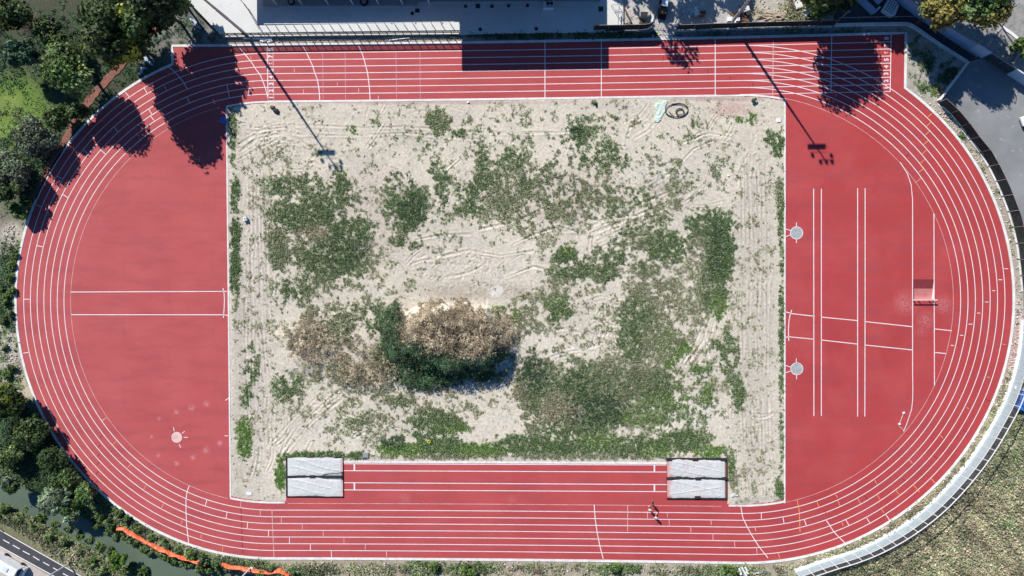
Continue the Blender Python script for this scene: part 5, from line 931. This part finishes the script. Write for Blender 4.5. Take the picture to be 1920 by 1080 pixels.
# ================================================================ loose things on and round the infield
def wrinkled(name,poly_px,z,th,m,label,cat,seed=1,amp=.12,step=.16,zp=0.0):
    pl=PP(poly_px,zp); xs_=[p[0] for p in pl]; ys_=[p[1] for p in pl]; X,Y=np.meshgrid(np.arange(min(xs_),max(xs_)+step,step),np.arange(min(ys_),max(ys_)+step,step),indexing='ij')
    inside=inpoly(X,Y,pl); Z=z+th+amp*np.abs(fbm(X,Y,.8,3,seed)*2-1)*1.5; ny=X.shape[1]; v=np.stack([X+(fbm(X,Y,.5,2,seed+1)-.5)*.3,Y+(fbm(X,Y,.5,2,seed+2)-.5)*.3,Z],-1).reshape(-1,3)
    i=np.arange(X.shape[0]-1)[:,None]*ny+np.arange(ny-1)[None,:]; q=np.stack([i,i+ny,i+ny+1,i+1],-1)[inside[:-1,:-1]&inside[1:,1:]]
    me=bpy.data.meshes.new(name); used,inv=np.unique(q.ravel(),return_inverse=True); vt=v[used]; n=len(vt); fc=inv.reshape(-1,4).tolist()
    me.from_pydata(vt.tolist(),[],fc); o=link(name,me,m); sd=o.modifiers.new('s','SOLIDIFY'); sd.thickness=.03; return props(o,label,cat)
z0=.06
wrinkled('plastic_sheet',[(1227,190),(1240,187),(1252,188),(1252,195),(1247,201),(1248,209),(1241,216),(1240,224),(1232,231),(1225,229),(1226,212),(1225,200)],z0,.05,mat('pale_green_sheet',(.62,.70,.60),(.52,.62,.52),1.5,.6,bump=.05,bscale=3),'pale green plastic sheet on the sand next to the coiled pipe','plastic sheet',3)
wrinkled('plastic_sheet',[(354,37),(358,33),(368,38),(371,44),(380,52),(378,57),(366,54),(363,44)],-.02,.05,M['skyplastic'],'pale blue plastic sheet in the shade nearest the terrace corner','plastic sheet',5)
wrinkled('plastic_sheet',[(266,103),(270,102),(278,108),(286,116),(289,123),(283,124),(274,117),(269,110)],-.02,.05,M['skyplastic'],'pale blue plastic sheet near the left bend, upper of the two torn pieces','plastic sheet',6)
wrinkled('plastic_sheet',[(258,141),(262,131),(267,123),(275,124),(280,128),(270,131),(264,140),(259,143)],-.02,.05,M['skyplastic'],'pale blue plastic sheet near the left bend, lower of the two torn pieces','plastic sheet',7)
wrinkled('plastic_sheet',[(413,222),(421,217),(424,224),(428,226),(427,232),(421,231),(416,232),(411,227)],.02,.08,M['bluetarp'],'crumpled bright blue plastic on the left apron edge by the infield corner','plastic sheet',8)
wrinkled('plastic_sheet',[(1219,30),(1223,27),(1226,33),(1226,45),(1222,49),(1218,44)],0,.35,M['tarp'],'white sheet draped over something at the yard gate','plastic sheet',9)
wrinkled('sack',[(1368,925),(1376,923),(1384,927),(1383,931),(1370,932)],.05,.15,M['tarp'],'white sack lying right of the red stained sand pit','sack',10)
wrinkled('sack',[(1220,66),(1226,65),(1228,71),(1221,73)],0,.15,M['skyplastic'],'pale blue sack beside the worker at the gate','sack',11)
x,y=P(1269,207); b=MB(); cp=P(1268.5,207); R1=2.0
b.tube([(cp[0]+R1*math.cos(a)*1.0,cp[1]+1.22*math.sin(a)+.15*math.cos(a),.16+.03*math.sin(3*a)) for a in np.linspace(0,6.2832,49)],.055,7)
b.tube([(cp[0]+(R1*.985)*math.cos(a),cp[1]-.06+1.18*math.sin(a),.20) for a in np.linspace(0,6.2832,49)],.055,7)
b.tube([(cp[0]-R1+.6+1.6*t,cp[1]-.2-1.0*math.sin(t*2.2),.24) for t in np.linspace(0,1,16)],.05,7)
c2=P(1274,210.5); b.tube([(c2[0]+(.78-.02*a)*math.cos(a),c2[1]+(.70-.02*a)*math.sin(a),.2+.006*a) for a in np.linspace(0,11.5,70)],.05,7)
props(b.build('pipe_coil',M['dark'],smooth=True),'black plastic pipe lying in loops on the sand below the far straight','pipe')
def boxthing(name,px,py,sz,rz,m,label,cat,z=.03,lid=None,group=None,pz=0):
    x,y=P(px,py,z+sz[2] if pz is None else 0); t=empty(name,(x,y,z),label,cat,group); MB().box((x,y,z+sz[2]/2),sz,rz).build('body',m,t,bevel=min(sz)*.06); MB().box((x,y,z+sz[2]+.02),(sz[0]*.86,sz[1]*.86,.04),rz).build('lid',lid or m,t); return t
t=boxthing('crate',461.5,411,(.66,.72,.6),.15,M['white'],'white crate standing on the sand strip at the left of the infield','crate'); x,y=P(461.5,411); MB().box((x+.02,y+.05,.69),(.3,.2,.03),.5).build('handle',M['bluetarp'],t)
boxthing('board',467.5,925.5,(1.05,.62,.08),-.02,M['white'],'white board lying on the sand at the lower left infield corner','board')
boxthing('board',1460,226,(.75,.72,.10),0,M['white'],'square white board on the sand at the upper right infield corner','board')
boxthing('board',457,233,(.85,.5,.06),.2,M['kerb'],'pale board half buried at the upper left infield corner','board')
boxthing('inspection_chamber',686,853,(1.05,.95,.22),0,M['concg'],'grey square inspection chamber between the weeds above the left sand pit','inspection chamber',lid=M['galv'])
x,y=P(684,842); props(MB().tube([(x-.5,y-.5,.1),(x,y+.35,.12),(x+.55,y-.3,.1)],.035,6).build('cable',M['tarp']),'pale looped cable beside the grey inspection chamber','cable')
boxthing('bin',511,201,(.75,.45,.3),-.1,M['rust'],'small dark red box on the sand beside the black bag','box'); x,y=P(518,208); props(MB().ell((x,y,.22),(.55,.42,.25)).ell((x+.2,y-.25,.2),(.35,.32,.22)).build('bag',M['dark'],smooth=True),'black bag on the sand below the sprint finish','bag')
x,y=P(805,827); b=MB(); b.tube([(x+.27*math.cos(a),y+.27*math.sin(a),.42) for a in np.linspace(0,6.2832,25)],.055,8); props(b.build('ring',M['yellow'],smooth=True),'small yellow ring lying on the weeds','ring')
for i,(px,py,s,lab) in enumerate(((940,722,.3,'small white object on the sand in the lower middle of the infield'),(636,736,.22,'small white stone left of the spoil heap'),(878,192,.26,'small white stone just below the far straight'),(1366,330,.2,'small white stone at the right of the infield'))):
    x,y=P(px,py); props(MB().ell((x,y,.12),(s,s*.8,.14),8,6).build('stone',M['white']),lab,'stone')
x,y=P(900,840); 
a,c=P(730,76),P(769,71.5); props(MB().tube([(*a,.12),(*c,.16)],.09,6).build('pole',M['white']),'white pole lying on the verge below the terrace','pole')
a,c=P(474,72.5),P(511,73.5); props(MB().strip([a,c],.42,-.02,th=.25).build('plank',M['skyplastic']),'pale blue plank lying at the foot of the terrace by the floodlight pole','plank')
r=random.Random(4)
for i in range(7):
    x,y=P(490+i*3.2+r.uniform(-1,1),77.5+r.uniform(-1.6,1.6)); props(MB().box((x,y,.05),(.4*r.uniform(.5,1.2),.3,.22),r.random()*3).build('broken_block',M['white'],bevel=.04),'broken white block on the verge below the floodlight pole','block','broken white blocks by the terrace')
# orange netting fence sagging along the canal bank
def netting(px,label,seed):
    pw=resample(PP(px),.33); n=len(pw); r=random.Random(seed); v=[]; H=[.38+.3*vn(i*.33,0,1.3,seed)+r.uniform(-.05,.05) for i in range(n)]; la=[.35+.45*vn(i*.33,0,1.1,seed+2) for i in range(n)]; t=empty('netting_fence',(*pw[0],0),label,'netting fence')
    for i,(x,y) in enumerate(pw):
        z=float(outz(np.array([x]),np.array([y]))[0]); a=pw[max(0,i-1)]; c=pw[min(n-1,i+1)]; d=math.dist(a,c); nx,ny=-(c[1]-a[1])/d,(c[0]-a[0])/d
        z=max(z,-.5)+.35; v+=[(x-nx*.12,y-ny*.12,z),(x-nx*la[i]*.4,y-ny*la[i]*.4,z+H[i]*.6),(x-nx*la[i],y-ny*la[i],z+H[i]),(x-nx*(la[i]+.12),y-ny*(la[i]+.12),z+H[i]*.8)]
    f=[(i*4+k,(i+1)*4+k,(i+1)*4+k+1,i*4+k+1) for i in range(n-1) for k in range(3)]
    o=MB().add(v,f).build('net',M['netting'],t); sd=o.modifiers.new('s','SOLIDIFY'); sd.thickness=.02
    for i in range(0,n,6): MB().tube([(pw[i][0],pw[i][1],-.6),(pw[i][0],pw[i][1],.9)],.025,6).build('stake',M['rust'],t)
netting([(222,986),(236,986),(258,1000),(280,1012),(303,1023),(328,1034),(352,1043),(390,1052)],'long collapsed orange netting along the canal bank',3)
netting([(420,1052),(432,1057),(450,1059),(470,1062),(488,1066),(500,1067),(528,1063),(545,1075)],'shorter orange netting around the lamp post at the bottom edge',8)
# bottom edge clutter
for i,(a,c,w_) in enumerate((((1385,1064),(1389,1077),.35),((1390,1063),(1400,1081),.30),((1396,1062),(1400,1069),.34),((1398,1070),(1402,1074),.3))):
    props(MB().strip(PP([a,c]),w_,.1+.06*i,th=.22).build('gutter_piece',M['white'],bevel=.02),'white channel piece in the small heap at the bottom edge','channel piece','heap of white channel pieces')
boxthing('crate',1366.5,1070,(.95,.62,.35),0,M['white'],'white box left of the white channel pieces at the bottom edge','box')
a,c=P(1411,1074),P(1440,1073); props(MB().tube([(*a,.2),(*c,.2)],.10,8).tube([(*P(1408,1077),.1),(*a,.2)],.06,6).build('pipe',M['galv'],smooth=True),'grey pipe lying by the end of the panel fence','pipe')
x,y=P(1007,1069); b=MB()
for i in range(40):
    a=r.random()*6.28; q=r.random()*.9; b.tube([(x+q*math.cos(a)-.4,y+q*.5*math.sin(a),.1+r.random()*.3),(x+q*math.cos(a)+.4,y+q*.5*math.sin(a)+r.uniform(-.3,.3),.1+r.random()*.3)],.04,5)
props(b.build('branch_pile',M['deadwood']),'small brown branch pile on the bottom verge','branch pile')
# blue containers behind the panel fence
t=empty('plastic_tank',(*P(1914,752),0),'bright blue plastic tank standing behind the panel fence','tank'); x,y=P(1914,752)
MB().box((x+.1,y,.65),(2.6,3.2,1.2),-.35).build('body',M['bluetarp'],t,bevel=.15)
for s in (-.8,0,.8): MB().box((x+.1+s*.35,y+s,1.28),(2.4,.16,.08),-.35).build('rib',M['bluetarp'],t,bevel=.02)
a,c=P(1902,726,1.3),P(1926,731,1.3); props(MB().strip([a,c],.55,1.35,th=.08).build('board',M['white']),'white board resting on the blue tank','board')
# white car corner at the right edge
x,y=P(1932,222); t=empty('parked_car',(x,y,0),'white car parked on the asphalt, only its corner in view at the right edge','car')
bm_=MB(); q=Matrix.Rotation(.35,3,'Z'); 
def cp_(u,v,z): w_=q@Vector((u,v,z)); return (w_.x+x,w_.y+y,w_.z)
prof=[(-2.1,.35),(-2.15,.75),(-1.9,.95),(-1.0,1.0),(-.4,1.42),(1.0,1.45),(1.7,1.05),(2.1,.95),(2.15,.4)]
v=[cp_(u,-.85,z) for u,z in prof]+[cp_(u,.85,z) for u,z in prof]; n=len(prof); bm_.add(v,[tuple(range(n)),tuple(range(2*n-1,n-1,-1))]+[(i,i+n,(i+1)%n+n,(i+1)%n) for i in range(n)]); bm_.build('body',M['white'],t,bevel=.06)
for a_,b_ in ((3,4),(5,6)):
    (u0,z0_),(u1,z1_)=prof[a_],prof[b_]; MB().add([cp_(u0+.08,-.7,z0_+.06),cp_(u1-.03,-.62,z1_+.02),cp_(u1-.03,.62,z1_+.02),cp_(u0+.08,.7,z0_+.06)],[(0,1,2,3)]).build('window',M['dark_glass'],t)
for u in (-1.35,1.35):
    for s in (-.82,.82): MB().tube([cp_(u,s-.1,.33),cp_(u,s+.1,.33)],[.33,.33],20).build('wheel',M['dark'],t)
# van at the lower left corner
x,y=P(34,1069.5,2.3); ang=math.atan2(P(4,1052,2.3)[1]-y,P(4,1052,2.3)[0]-x); vx=Vector((math.cos(ang),math.sin(ang),0)); vy=Vector((-vx.y,vx.x,0)); 
t=empty('parked_van',(x,y,0),'white van parked beside the paving at the lower left corner','van')
def vp(u,v,z): w_=vx*u+vy*v; return (x+w_.x,y+w_.y,z)
Lv,Wv=5.2,2.0
MB().add([vp(0,0,.4),vp(Lv,0,.4),vp(Lv,Wv,.4),vp(0,Wv,.4),vp(0.15,.05,2.3),vp(Lv,.05,2.3),vp(Lv,Wv-.05,2.3),vp(0.15,Wv-.05,2.3)],[(0,3,2,1),(4,5,6,7),(0,1,5,4),(1,2,6,5),(2,3,7,6),(3,0,4,7)]).build('body',M['white'],t,bevel=.08)
MB().add([vp(-.55,.1,.4),vp(0,.02,.4),vp(0,Wv-.02,.4),vp(-.55,Wv-.1,.4),vp(-.5,.12,1.15),vp(0,.05,1.25),vp(0,Wv-.05,1.25),vp(-.5,Wv-.12,1.15)],[(0,1,2,3),(4,5,6,7),(0,1,5,4),(1,2,6,5),(2,3,7,6),(3,0,4,7)]).build('bonnet',M['white'],t,bevel=.04)
MB().add([vp(-.04,.15,1.28),vp(.16,.2,2.2),vp(.16,Wv-.2,2.2),vp(-.04,Wv-.15,1.28)],[(0,1,2,3)]).build('windscreen',M['dark_glass'],t)
MB().box(vp(2.2,1,2.36),(1.0,.8,.12),ang).build('roof_hatch',M['palewall'],t,bevel=.03)
for u in (.7,4.2):
    for v_ in (.02,Wv-.02): MB().tube([vp(u,v_-.12,.36),vp(u,v_+.12,.36)],[.36,.36],20).build('wheel',M['dark'],t)
# ================================================================ construction yard at the top edge
x,y=P(1243,13); LA=-.15; q=Matrix.Rotation(LA,3,'Z'); t=empty('compact_loader',(x,y,0),'compact loader with pale cab roof and black bucket in the shaded yard','loader')
def lp(u,v,z): w_=q@Vector((u,v,0)); return (x+w_.x,y+w_.y,z)
MB().box(lp(0,-.3,.8),(1.1,2.6,.9),LA).build('body',M['rust'],t,bevel=.05); MB().box(lp(0,.1,1.5),(1.0,1.3,.8),LA).build('cab',M['dark_glass'],t,bevel=.04); MB().box(lp(0,.1,1.98),(1.08,1.45,.12),LA).build('cab_roof',M['palewall'],t,bevel=.03)
MB().box(lp(0,-.35,2.06),(.8,.22,.05),LA).build('roof_vent',M['bluewall'],t)
for u in (-.62,.62):
    for v_ in (-.9,.75): MB().tube([lp(u-.14,v_,.42),lp(u+.14,v_,.42)],[.42,.42],18).build('wheel',M['dark'],t)
    MB().tube([lp(u*.9,.6,1.2),lp(u*.9,-.6,1.0),lp(u*.8,-1.7,.5)],.07,6).build('arm',M['rust'],t)
MB().box(lp(0,-2.0,.35),(1.5,.8,.12),LA).box(lp(0,-1.62,.6),(1.5,.08,.6),LA).box(lp(-.72,-2.0,.55),(.06,.8,.5),LA).box(lp(.72,-2.0,.55),(.06,.8,.5),LA).build('bucket',M['dark'],t)
boxthing('generator',1206,30,(1.4,.9,.9),-.05,M['concg'],'grey generator box in the dusty yard','generator',lid=M['dark']); boxthing('toolbox',1199,31.5,(.45,.5,.5),0,M['dark'],'small black box left of the grey generator','box'); boxthing('bag',1214,28,(.7,.9,.8),.1,M['tarp'],'white builders bag right of the grey generator','bag',lid=M['wood'])
b=MB(); x,y=P(1204,41)
for i in range(5): b.box((x+.2*i-.4,y,.12),(.12,.7,.04),-.4)
for i in range(3): b.box((x,y+.28*i-.28,.06),(1.0,.09,.08),-.4)
props(b.build('pallet',M['rust']),'small broken brown pallet on the dusty ground','pallet')
b=MB()
for a,c in (((1146,13),(1160,12)),((1146,13),(1156,28)),((1160,12),(1158,48)),((1158,48),(1158,20)),((1152,22),(1162,26)),((1156,30),(1168,26))): b.tube([(*P(*a,TZ),TZ+.9),(*P(*c,TZ),TZ+.9)],.05,6)
for q_ in ((1146,13),(1160,12),(1158,48),(1156,28)): b.tube([(*P(*q_,TZ),TZ),(*P(*q_,TZ),TZ+.9)],.04,6)
props(b.build('scaffold_frame',M['galv']),'thin grey scaffold frame on the white end of the terrace','frame')
a,c=P(1168,16),P(1183,42); props(MB().tube([(*a,.9),(*c,.3)],.14,8).tube([(*c,.2),(*P(1171,46),.25)],.09,6).build('beam',M['rust']),'dark slanting bar standing for a shadow in the dusty yard','beam')  # solid dark bar put in place of a shadow on the ground
a=P(1264,47); props(MB().tube([(*a,0),(*a,2.5)],.09,8).box((*a,.1),(.5,.5,.2)).build('gate_post',M['white']),'white gate post standing at the right of the yard gate','post')
t=empty('yard_gate',(*P(1224,55),0),'grey barred gate across the yard entrance','gate'); gp=PP([(1226,54),(1262,55)])
for z in (.2,1.0,1.9): MB().strip(gp,.05,z,th=.05).build('rail',M['galv'],t)
for q_ in resample(gp,.6): MB().box((*q_,1.0),(.05,.05,2.0)).build('bar',M['galv'],t)
boxthing('palletised_box',1304,27,(.7,1.0,.9),0,M['palewall'],'white box standing upright beside the brick pallet','box'); boxthing('box',1296,27,(.5,.9,.5),0,M['bluewall'],'low blue grey box left of the upright white box','box')
x,y=P(1316,27); t=empty('brick_pallet',(x,y,0),'pallet of scattered reddish bricks in the shaded yard','brick pallet'); MB().box((x,y,.07),(1.3,1.1,.14)).build('pallet',M['wood'],t); b=MB()
for i in range(34): b.box((x+r.uniform(-.6,.6),y+r.uniform(-.5,.5),.2+r.random()*.4),(.25,.12,.1),r.random()*3)
b.build('bricks',M['brick'],t)
for i in range(26):
    cx_,cy_=r.uniform(1424,1458),r.uniform(26,40); x,y=P(cx_,cy_); L_=r.uniform(1.6,3.6); an=r.choice([.03,-.05,.1,-.6,-.5,.25,-.3]); props(MB().box((x,y,.1+i*.018),(L_,.14,.05),an).build('timber_plank',M['wood']),'pale timber plank in the heap behind the long screened fence','plank','heap of pale timber planks')
for i,(a,c,w_) in enumerate((((1368,24),(1400,42),.5),((1374,30),(1404,40),.45),((1380,24),(1402,33),.35))): props(MB().strip(PP([a,c]),w_,.12+.1*i,th=.06).build('rusty_sheet',M['rust']),'rusty sheet lying by the pale floodlight pole','metal sheet','rusty sheets by the floodlight pole')
for px,py,s,lab in ((1366.5,38,.8,'white concrete block left of the pale floodlight pole'),(1382,38,.75,'white concrete block right of the pale floodlight pole')): boxthing('concrete_block',px,py,(s,s*.9,.5),.05,M['white'],lab,'block')
x,y=P(1401,27); t=empty('bin',(x,y,0),'round black bin between the white board and the timber heap','bin'); MB().tube([(x,y,0),(x,y,.9)],[.42,.48],20).build('body',M['dark'],t); MB().disc((x,y),.38,.91,20).build('lid',M['mesh'],t)
x,y=P(1397,20); props(MB().box((x,y,.5),(1.1,.9,.9),.3).build('block',M['kerb'],bevel=.1),'pale stone block above the round black bin','block')
t=boxthing('rubble_block',1495,8,(1.2,1.8,.5),.3,M['kerb'],'pale concrete lump left of the leafy tree at the top edge','block'); boxthing('rubble_block',1512,24,(1.3,1.0,.4),.5,M['kerb'],'pale broken slab below the leafy tree at the top edge','block')
for a,c,lab in (((1524,35),(1550,37),'pale board lying against the back of the screened fence'),): props(MB().strip(PP([a,c]),.35,.1,th=.08).build('board',M['tarpred']),lab,'board')
# slatted rack and open container by the service lane
def quadthing(name,pts,z0,z1,m,label,cat,parent=None):
    return MB().prism(PP(pts,z1),z0,z1)
t=empty('slatted_rack',(*P(1670,14),0),'pale rack with rows of dark slots standing on the dark service lane','rack'); RP=[(1667,-3),(1656,17),(1660,21),(1674,30),(1679,28),(1686,10),(1680,2)]
MB().prism(PP(RP,1.2),.1,1.2).build('body',M['palewall'],t,bevel=.04)
o=P(1661,15,1.2); ux=Vector((*[b_-a_ for a_,b_ in zip(P(1668,0,1.2),P(1658,17,1.2))],0)).normalized(); uy=Vector((-ux.y,ux.x,0)); ang=math.atan2(ux.y,ux.x); c0=Vector((*P(1671,13,1.2),0))
b=MB()
for i in range(5):
    for j in range(4):
        p_=c0+ux*(-.85+.42*i)+uy*(-.66+.42*j); b.box((p_.x,p_.y,1.212),(.30 if (i+j)%3 else .2,.15,.02),ang)
b.build('slots',M['dark_glass'],t)
t=empty('open_container',(*P(1640,8),0),'open topped container with dark inside near the service lane corner','container'); 
MB().strip(PP([(1612,-6),(1641,22)],1.0),.7,.05,th=1.1).build('side_wall',M['bluewall'],t); MB().strip(PP([(1641,22),(1650,13)],1.0),.3,.05,th=1.1).build('end_wall',M['palewall'],t); MB().prism(PP([(1622,-8),(1642,16),(1655,2),(1645,-14)],1.0),.05,.5).build('floor',M['asph2'],t)
boxthing('covered_load',1644,2,(1.5,1.2,.4),.8,M['skyplastic'],'pale blue sheeted load inside the open container','load',z=.5)
